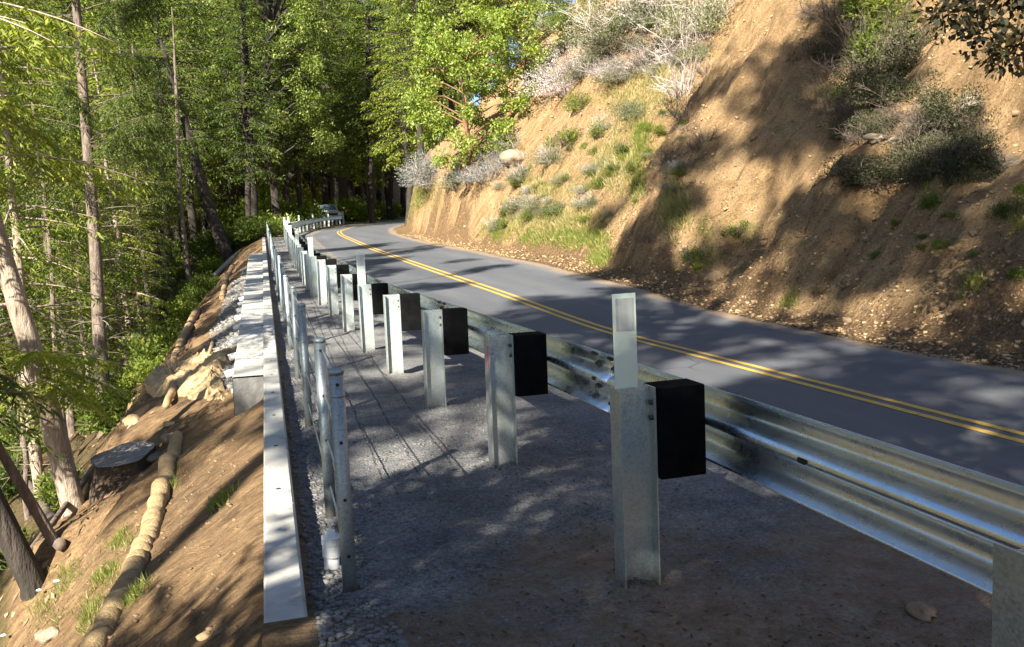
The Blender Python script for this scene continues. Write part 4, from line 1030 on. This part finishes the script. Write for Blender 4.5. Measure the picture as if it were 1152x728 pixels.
def bare(pts, w0, w1, label, bark, seed, ext=1.6, leafm='fir', n=16):
    t, al, LL, rng, hd, base = line_tree('fir_tree', pts, w0, w1, label, bark, ext=ext, seed=seed)
    V = []; mb = MB()
    for i in range(n):
        f = .5+.5*i/n; a = rng.random()*6.28; e = .15+rng.normal()*.15
        pt = curve3(al(f), (cos(a)*cos(e), sin(a)*cos(e), sin(e)), min(2.2, .25*LL)*(.5+.6*rng.random()), 6, .45, rng, .06)
        mb.tube(pt, np.linspace(.02, .005, 7), 4, False); V.append(bough(pt, rng, .14, .5, .13, .03, .8, .3, .08))
    link('crown', quadmesh('thin_crown', np.concatenate(V), M[leafm]), t); finish_trunk(t, [mb], M['dead_dark'])
bare([(40, 658), (10, 600), (-40, 505)], 26, 20, 'dark leaning trunk at the bottom left edge', M['bark_dark'], 21, 3.0)
bare([(58, 615), (30, 560), (0, 500)], 12, 9, 'thin brown leaning stem between the two thicker leaning trunks', M['bark_fir'], 22, 2.2)
bare([(175, 352), (168, 322), (160, 285), (150, 210)], 7, 5, 'thin pale trunk in the ravine, left one of a close pair', M['bark_pale'], 23, 1.8, 'fir_bright')
bare([(192, 338), (186, 315), (176, 270), (165, 180)], 10, 7, 'grey trunk in the ravine, right one of a close pair', M['bark_fir'], 24, 1.8)
bare([(214, 322), (210, 295), (204, 240), (200, 150)], 6, 4, 'very thin trunk just left of the upper dirt slope', M['bark_fir'], 25, 1.8)
bare([(258, 292), (246, 262), (232, 225), (205, 130)], 15, 9, 'thick dark trunk leaning left at the top edge of the slope', M['bark_dark'], 26, 1.5)
bare([(287, 268), (284, 220), (280, 150), (276, 60)], 11, 7, 'broad upright dark trunk behind the near fence top', M['bark_dark'], 27, 1.3)

# --- the trees on the cut bank
MAD = broad_mesh('madrone', 6.4, .13, 2.3, 301, M['madrone'], M['bark_red'], 40, 420, .13, .18, .50, 0, .8)
p = spot(528, 214); tree('madrone_tree', MAD, p, .6, 1.05, 'bright yellow green broadleaf tree on the far cut bank above the grey bushes')
MAD2 = broad_mesh('madrone_upper', 6.0, .13, 2.4, 302, M['madrone'], M['bark_red'], 38, 420, .13, .16, .50, -.12, .8)
p = spot(577, 128); tree('madrone_tree', MAD2, p, 2.0, 1.0, 'bright yellow green tree leaning over the bank, right of the lower one')
p = spot(640, 60); tree('broadleaf_tree', OAKM[0], p, 2.0, .5, 'small dark green tree at the top of the bank')
for k, (px, py, s) in enumerate(((512, 110, 1.0), (560, 60, .9))):
    pp = at_dist(px, py, 62); x, y = pp.x, pp.y; tree('broadleaf_tree', OAKF[k], (x, y, float(Z(x, y))-.2), k*2, s*.8, ['green broadleaf tree directly behind the bright bank tree, left', 'green broadleaf tree above the bank, behind the bright leaning tree'][k])

LIL = [bush_mesh('lilac_leaves', .9, 1.0, 310+i, M['lilac'], 9000, .036) for i in range(2)]
SAGE = [bush_mesh('sage_leaves', .8, .8, 314+i, M['sage'], 6500, .038) for i in range(2)]
GRN = [bush_mesh('green_leaves', .6, .7, 318+i, M['under'], 1900, .07) for i in range(2)]
M['scrub'] = mat_leaf('dark_scrub_leaves', (.022, .03, .012), (.055, .062, .028), (.10, .095, .05), .2, .02)
SCR = [bush_mesh('scrub_leaves', .8, .8, 340+i, M['scrub'], 5200, .05) for i in range(2)]
MAU = bush_mesh('mauve_leaves', .95, 1.0, 322, M['mauve'], 5000, .032)
TWG = [twig_mesh('grey_twigs', .8, 1.0, 330+i, M['dead_grey'], 34, 3, .009) for i in range(2)]
TWD = [twig_mesh('dark_twigs', .8, 1.0, 334+i, M['dead_dark'], 30, 3, .009) for i in range(2)]
def bush(name, px, py, wpx, leaf, tw, label, sz=1.0, rz=None, sink=.1, base_r=.9):
    p = spot(px, py); d = (p-Vector(CAM0)).length; s = wpx*.5*d/FPX/base_r
    t = thing(name, label, 'bush', (p.x, p.y, p.z-sink*s), random.random()*6.28 if rz is None else rz); t.scale = (s, s, s*sz)
    if leaf: link('foliage', leaf, t)
    if tw: link('twigs', tw, t)
    return t
bush('lilac_bush', 487, 205, 84, LIL[0], TWG[0], 'pale grey lilac bush at the far left corner of the cut bank')
bush('lilac_bush', 515, 208, 65, SAGE[0], TWG[1], 'grey green bush between the pale lilac bush and the bright tree')
bush('lilac_bush', 548, 200, 68, LIL[1], TWG[0], 'pale grey bush right of the bright tree trunk')
bush('lilac_bush', 572, 170, 59, SAGE[1], TWG[1], 'grey green bush above the lodged boulder')
bush('dry_bush', 640, 100, 108, MAU, TWG[0], 'large mauve grey dry bush on the upper far bank')
bush('dry_bush', 672, 75, 81, SAGE[0], TWG[1], 'grey sage bush right of the mauve bush on the upper bank')
bush('dry_bush', 690, 40, 122, SAGE[1], TWG[0], 'wide grey sage bush at the top of the bank')
bush('dry_bush', 735, 25, 122, SAGE[0], TWG[1], 'grey sage bush at the top edge of the picture')
bush('dry_bush', 775, 60, 108, None, TWG[0], 'bare pale twiggy bush on the upper middle bank', 1.3)
bush('dry_bush', 768, 105, 94, None, TWG[1], 'bare pale twiggy bush hanging below another on the bank', 1.1)
bush('dry_bush', 790, 35, 122, SAGE[1], TWG[0], 'greyish twiggy bush right of the top sage bushes', 1.2)
bush('dry_bush', 772, 130, 81, None, TWD[0], 'dark dry brush below the pale twiggy bushes')
bush('green_bush', 655, 120, 59, GRN[0], TWD[1], 'green bush beneath the mauve bush')
bush('green_bush', 640, 160, 68, GRN[1], TWD[0], 'green bush in the middle of the far bank', .9)
bush('green_bush', 622, 180, 59, SAGE[1], TWG[1], 'olive bush left of the middle green bush')
bush('green_bush', 680, 150, 59, GRN[0], TWG[1], 'light green bush right of the middle green bush')
bush('green_bush', 712, 130, 68, SAGE[0], None, 'olive bush under the twiggy bushes')
bush('green_bush', 590, 200, 54, SAGE[0], TWG[0], 'small olive bush right of the lodged boulder')
bush('green_bush', 625, 240, 49, GRN[1], None, 'small green bush above the bright grass band')
bush('green_bush', 586, 232, 59, SAGE[1], TWG[0], 'olive bush low on the far bank', .8)
bush('green_bush', 660, 230, 54, SAGE[0], TWG[1], 'olive bush above the grass, right of the small green bush', .8)
bush('dry_bush', 960, 55, 112, None, TWD[0], 'dark dead brush at the top of the near cut bank', 1.1)
bush('dry_bush', 985, 90, 112, SCR[1], TWD[1], 'grey brush hanging on the near cut bank above the hollow', .9)
bush('green_bush', 942, 110, 62, GRN[0], TWD[0], 'green bush left of the hanging grey brush')
bush('dry_bush', 940, 70, 75, None, TWD[1], 'dark dead twigs left of the hanging brush', 1.0)
bush('dry_bush', 1010, 130, 88, None, TWD[0], 'dark twigs over the rocky hollow', .7)
bush('dry_bush', 975, 190, 112, SCR[0], TWD[1], 'grey green brush below the rocky hollow', .5)
bush('dry_bush', 1045, 150, 88, None, TWD[1], 'dark dry brush right of the rocky hollow', .8)
bush('dry_bush', 1070, 170, 62, GRN[1], TWD[0], 'dark green bush between the hollow and the right edge', .7)
bush('green_bush', 830, 262, 49, GRN[0], TWD[0], 'dark green bush at the foot of the spur')
bush('green_bush', 780, 290, 49, GRN[1], TWD[1], 'shaded green bush at the foot of the bank beside the spur')
bush('green_bush', 1135, 240, 62, GRN[0], TWD[0], 'dark green bush at the right edge of the picture')
bush('green_bush', 1048, 232, 24, UND[0], None, 'small bright green plant high on the near slope')
bush('green_bush', 1060, 278, 20, UND[1], None, 'small leafy plant in the middle of the near slope')
bush('green_bush', 1146, 312, 22, UND[2], None, 'small bright plant at the right edge of the slope')
bush('green_bush', 985, 290, 15, UND[0], None, 'tiny green plant on the shaded middle slope')
bush('green_bush', 765, 195, 33, GRN[1], TWD[0], 'green bush in the shaded recess left of the spur')
bush('dry_bush', 728, 270, 54, None, TWD[0], 'dark dead brush at the left foot of the spur', .8)
bush('dry_bush', 205, 420, 54, None, TWD[1], 'dead brush on the dirt slope above the earth heap', 1.2)

brng = np.random.default_rng(55)
def brush_area(n, x0, x1, fy0, fy1, wlo, whi, kinds, label, group, name='brush_bush'):
    for i in range(n):
        px = x0+(x1-x0)*brng.random(); py = fy0(px)+(fy1(px)-fy0(px))*brng.random()
        lf, tw = kinds[brng.integers(0, len(kinds))]
        t = bush(name, px, py, wlo+(whi-wlo)*brng.random(), lf, tw, label, .6+.5*brng.random(), brng.random()*6.28); t['group'] = group
GREYS = [(SAGE[0], TWG[0]), (SAGE[1], TWG[1]), (MAU, TWG[0]), (None, TWG[1]), (SCR[1], TWD[0]), (GRN[0], TWG[0]), (SAGE[0], TWD[1])]
brush_area(34, 600, 800, lambda x: 8, lambda x: 100-(x-600)*.1, 46, 86, GREYS, 'grey green brush in the thicket on top of the far bank', 'thicket on top of the far bank')
brush_area(60, 560, 770, lambda x: 205-(x-560)*.45, lambda x: 262-(x-560)*.1, 18, 40, [(SAGE[0], TWG[0]), (GRN[1], None), (SAGE[1], None), (GRN[0], TWD[1])], 'low olive brush scattered on the sunlit far bank', 'brush on the sunlit far bank')
brush_area(18, 930, 1110, lambda x: 20+max(0, x-1000)*.9, lambda x: 205, 34, 70, [(SCR[0], TWD[0]), (None, TWD[1]), (None, TWD[0]), (SCR[1], TWD[1])], 'dark tangled brush around the hollow on the near cut bank', 'brush around the hollow')
brush_area(26, 925, 1120, lambda x: 15+max(0, x-990)*.9, lambda x: 150+max(0, x-930)*.45, 50, 105, [(SCR[0], TWD[0]), (SCR[1], TWD[1]), (None, TWD[0]), (None, TWD[1])], 'dark scrub in the shaded tangle on the near cut bank', 'dark scrub on the near cut bank')
brush_area(10, 735, 800, lambda x: 60, lambda x: 190, 40, 70, [(SCR[0], TWD[0]), (None, TWD[1]), (None, TWD[0])], 'dark dry scrub under the pale twiggy bushes', 'dark scrub under the pale bushes')
brush_area(12, 925, 1005, lambda x: 12, lambda x: 125, 80, 120, [(None, TWD[1]), (None, TWD[0]), (GRN[0], TWD[1])], 'dark dead brush hanging at the top of the near cut bank', 'dead brush at the top of the near bank', 'dry_bush')
brush_area(12, 960, 1100, lambda x: 120, lambda x: 215, 50, 95, [(None, TWD[1]), (None, TWD[0]), (SCR[0], TWD[0])], 'dark dead brush below and right of the rocky hollow', 'dead brush below the rocky hollow', 'dry_bush')
brush_area(22, 760, 1152, lambda x: 250-(x-760)*.1, lambda x: 325+(x-760)*.13, 10, 24, [(GRN[0], None), (None, TWD[1]), (UND[0], None), (SAGE[0], TWD[0])], 'small weed on the shaded lower part of the near cut bank', 'weeds on the lower near bank')
# grass: uncountable
def grass(name, spots_px, n, r_px, L, mat, label, seed, spread=1.0):
    rng = np.random.default_rng(seed); C = []
    for (px, py, wpx, hpx) in spots_px:
        for _ in range(n):
            p = spot(px+rng.normal()*wpx*.4, py+rng.normal()*hpx*.4); C.append(p[:])
    C = np.array(C); k = 14
    C = np.repeat(C, k, 0)+rng.normal(size=(len(C)*k, 3))*np.array([.06, .06, 0])*spread
    C[:, 2] = Z(C[:, 0], C[:, 1])-.01
    A = unit(rng.normal(size=C.shape)*.42+np.array([-.12, 0, 1.0])); m_ = len(C)
    o = link(name, quadmesh(name, leaves(C, A, rng.normal(size=C.shape), L*(.5+.9*rng.random(m_)), L*.075*(.7+.6*rng.random(m_))), mat))
    meta(o, label, 'grass', kind='stuff')
grass('grass', [(560, 262, 20, 12), (600, 268, 30, 8), (640, 268, 30, 10), (665, 272, 24, 10), (675, 292, 14, 8), (455, 235, 12, 20), (470, 225, 12, 14), (715, 200, 10, 26), (722, 160, 14, 26)], 110, 0, .17, M['grass'], 'bright green grass growing on the far cut bank', 3)
grass('dry_grass', [(610, 215, 50, 25), (690, 190, 40, 40), (640, 250, 60, 14), (700, 110, 40, 40), (480, 220, 20, 20), (740, 90, 30, 40), (760, 240, 20, 30), (580, 250, 40, 14)], 150, 0, .2, M['drygrass'], 'yellowed grass on the far cut bank', 4)
grass('slope_grass', [(55, 690, 30, 25), (120, 650, 12, 14), (100, 690, 14, 20), (75, 650, 20, 14), (135, 610, 12, 12), (250, 565, 10, 5), (190, 545, 6, 8), (150, 670, 14, 8)], 26, 0, .065, M['grass'], 'short green grass on the lower left slope', 5, .6)
grass('bank_grass', [(1047, 225, 10, 12), (1150, 250, 14, 12), (835, 265, 18, 10), (800, 290, 14, 14), (1095, 320, 14, 12), (890, 340, 12, 6), (795, 262, 12, 14),], 26, 0, .11, M['grass'], 'grass tufts on the shaded near cut bank', 6)
for k, (px, py) in enumerate(((65, 655), (45, 663), (5, 714))):
    p = spot(px, py+16); t = thing('wildflower', ['white wildflower, right one of two on the lower left slope', 'white wildflower, left one of two on the lower left slope', 'white wildflower at the bottom left corner'][k], 'flower', p, 0, 'white wildflowers')
    mb = MB(); mb.tube([(0, 0, 0), (.006, .0, .06), (0, .004, .11)], .0022, 5); mb.obj('stem', M['stem'], t)
    mb = MB()
    for q in range(9):
        a = q*.7; mb.tube([(.0, .004, .108), (.014*cos(a), .014*sin(a)+.004, .118), (.022*cos(a), .022*sin(a)+.004, .116)], [.003, .006, .002], 5)
    mb.obj('petals', M['flower'], t)

# --- overhanging branch, top right: its tree stands on the bank outside the picture
foot = Vector((12.6, 8.2, float(Z(12.6, 8.2))))
t = thing('oak_tree', 'dark shaded oak branch hanging into the top right corner', 'tree', foot)
rng = np.random.default_rng(77); mb = MB(); V = []
trunk = [np.array([0, 0, -.4]), np.array([-.25, .1, 1.6]), np.array([-.8, .3, 3.2]), np.array([-1.3, .6, 5.0])]
mb.tube(trunk, [.2, .16, .13, .07], 10, False, .1, rng)
tips = []
for px, py, dd in ((1152, -14, 9.4), (1120, 0, 9.2), (1085, 8, 9.0), (1105, 40, 9.1), (1145, 45, 9.3), (1160, 20, 9.3), (1180, -20, 9.5), (1075, -25, 9.2), (1200, 30, 9.6), (1130, -60, 9.4), (1060, 20, 8.9), (1132, 62, 9.1)):
    tips.append(np.array(at_dist(px, py, dd)[:])-np.array(foot[:]))
for i in range(14):
    a = rng.random()*6.28; tips.append(np.array([-1+1.8*cos(a), .3+1.8*sin(a), 4.2+2.2*rng.random()]))
hub = np.array(at_dist(1230, -60, 9.7)[:])-np.array(foot[:])
mb.tube([trunk[2], (trunk[2]+hub)/2+[0, 0, .2], hub], [.09, .07, .05], 7, False)
for i, c in enumerate(tips):
    s = hub if i < 12 else trunk[3]
    mb.tube([s, (s+c)/2+[0, 0, .1], c], [.028, .018, .006], 5, False)
    n = 130 if i < 12 else 260; sc = .26 if i < 12 else .7
    d = unit(rng.normal(size=(n, 3))); P = c+d*sc*rng.random((n, 1))**.5*np.array([1, 1, .7])
    V.append(leaves(P, unit(d+rng.normal(size=(n, 3))*.6+[0, 0, -.4]), rng.normal(size=(n, 3))+[0, 0, .7], .075*(.6+.8*rng.random(n)), .045*(.7+.6*rng.random(n))))
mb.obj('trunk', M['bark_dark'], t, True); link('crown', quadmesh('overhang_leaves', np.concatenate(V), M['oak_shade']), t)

# --- trees behind and left of the camera: the rest of the wood, which shades the near bench, road and bank
SH = [(-5.0, -2.7, 6.2, 'o'), (-3.2, -2.4, 5.5, 'o'), (-3.4, -4.6, 8, 'o'), (-5.4, -7.6, 9, 'o'), (-2.5, -6.2, 8, 'o'), (-4, -9, 12, 'f'), (-10, -5, 26, 'H'), (-8, -9.5, 19, 'h'), (-12, -9, 28, 'h'), (-6, -13, 26, 'h'), (-11, -17, 30, 'h'), (-12, 8, 18, 'H'), (-14.5, 16.5, 20, 'H'), (-13, 1.5, 18, 'H')]
TALL = [broad_mesh('tall_oak', 30, .34, 3.3, 430+i, M['oak'], M['bark_fir'], 13, 420, .30, .58, .85) for i in range(3)]
OAKT = [broad_mesh('thin_oak', 17, .28, 4.2, 420+i, M['oak'], M['bark_dark'], 22, 420, .26, .32, 1.1) for i in range(2)]
for k, (x, y, hh, kd) in enumerate(SH):
    z = float(Z(x, y)); hh = hh-z
    if kd == 'f': tree('fir_tree', FIRF[k % 3], (x, y, z), k*1.7, hh/24, 'tall fir standing behind the camera, outside the picture', 'tree', 'trees behind the camera')
    elif kd in 'hH': tree('broadleaf_tree', TALL[k % 3], (x, y, z), k*1.7, hh/30, 'tall bare-stemmed tree with a high crown behind the camera, outside the picture', 'tree', 'high-crowned trees behind the camera')
    else: tree('broadleaf_tree', OAKT[k % 2], (x, y, z), k*1.1, hh/17, 'broadleaf tree standing behind the camera, outside the picture', 'tree', 'broadleaf trees behind the camera')

# ------------------------------------------------------------------ the parked car at the bend
def car():
    paint = mat_simple('silver_blue_paint', [(.3, (.42, .45, .49)), (.7, (.48, .51, .55))], 3, .3, .4, .02)
    glass = mat_simple('car_glass', [(.3, (.05, .08, .10)), (.7, (.08, .12, .15))], 2, .08, 0, 0)
    dark = mat_simple('dark_trim', [(.3, (.012, .012, .013)), (.7, (.025, .025, .027))], 8, .5)
    lens = mat_simple('lamp_lens', [(.3, (.7, .72, .74)), (.7, (.85, .86, .88))], 8, .12)
    chrome = mat_simple('bright_bumper', [(.3, (.62, .63, .65)), (.7, (.75, .76, .78))], 8, .25, .7, .02)
    p = at_dist(369, 252, 92); x, y = p.x, p.y; z = float(Z(x, y))+.02
    return p, z, paint, glass, dark, lens, chrome
p, z, paint, glass, dark, lens, chrome = car()
fwd = atan2(-p.x, p.y)+.18
t = thing('parked_car', 'silver blue pickup parked at the road bend, facing the camera', 'car', (p.x, p.y, z), fwd)
def loft(secs):
    n = len(secs[0]); v = [q for s_ in secs for q in s_]; f = []
    for j in range(len(secs)-1):
        for k in range(n): f.append((j*n+k, j*n+(k+1) % n, (j+1)*n+(k+1) % n, (j+1)*n+k))
    f.append(tuple(range(n-1, -1, -1))); f.append(tuple((len(secs)-1)*n+k for k in range(n))); mb = MB(); mb.add(v, f); return mb
def sec(y, wb, wt, z0, z1, r=.08):   # rounded section, front is -y
    return [(-wb, y, z0), (-wb, y, z1-r*2), (-wt-.02, y, z1-r*.6), (-wt+r, y, z1), (wt-r, y, z1), (wt+.02, y, z1-r*.6), (wb, y, z1-r*2), (wb, y, z0)]
loft([sec(-2.55, .82, .78, .45, .98), sec(-2.45, .92, .86, .38, 1.06), sec(-1.5, .95, .88, .34, 1.14), sec(-1.1, .96, .88, .34, 1.16), sec(1.0, .96, .90, .34, 1.16), sec(2.5, .95, .9, .42, 1.14), sec(2.6, .9, .86, .5, 1.05)]).obj('body', paint, t, True, .0)
loft([sec(-1.05, .86, .84, 1.12, 1.22, .04), sec(-.35, .80, .68, 1.12, 1.80, .06), sec(.9, .80, .70, 1.12, 1.82, .06), sec(1.1, .82, .78, 1.12, 1.3, .06)]).obj('cab', paint, t, True)
mb = MB(); mb.add([(-.74, -1.02, 1.24), (.74, -1.02, 1.24), (.64, -.40, 1.74), (-.64, -.40, 1.74)], [(0, 1, 2, 3)]); mb.v[-1] += np.array([0, -.03, .03]); mb.obj('windscreen', glass, t)
for sx in (-1, 1):
    mb = MB(); mb.add([(sx*.835, -.55, 1.22), (sx*.835, .85, 1.22), (sx*.745, .80, 1.72), (sx*.745, -.25, 1.72)], [(0, 1, 2, 3)]); mb.obj('side_window', glass, t)
    mb = MB(); mb.box((sx*.70, -2.535, .84), (.30, .06, .17)); mb.obj('headlight', lens, t, bevel=.03)
    mb = MB(); mb.box((sx*1.04, -.82, 1.24), (.18, .1, .17)); mb.obj('side_mirror', dark, t, bevel=.03)
    for yy in (-1.6, 1.6):
        w_ = thing('wheel', None, None); w_.parent = t; w_.location = (sx*.86, yy, .38)
        mb = MB(); mb.tube([(-.12, 0, 0), (-.1, 0, 0), (.1, 0, 0), (.12, 0, 0)], [.33, .38, .38, .33], 22); mb.obj('tyre', dark, w_)
        mb = MB(); mb.tube([(sx*.115, 0, 0), (sx*.128, 0, 0)], .22, 14); mb.obj('rim', chrome, w_)
mb = MB(); mb.box((0, -2.56, .83), (1.04, .05, .24)); mb.obj('grille', dark, t, bevel=.02)
mb = MB(); mb.box((0, -2.60, .50), (1.84, .16, .20)); mb.obj('front_bumper', chrome, t, bevel=.04)
mb = MB(); mb.box((0, -2.685, .50), (.32, .012, .14)); mb.obj('number_plate', lens, t)
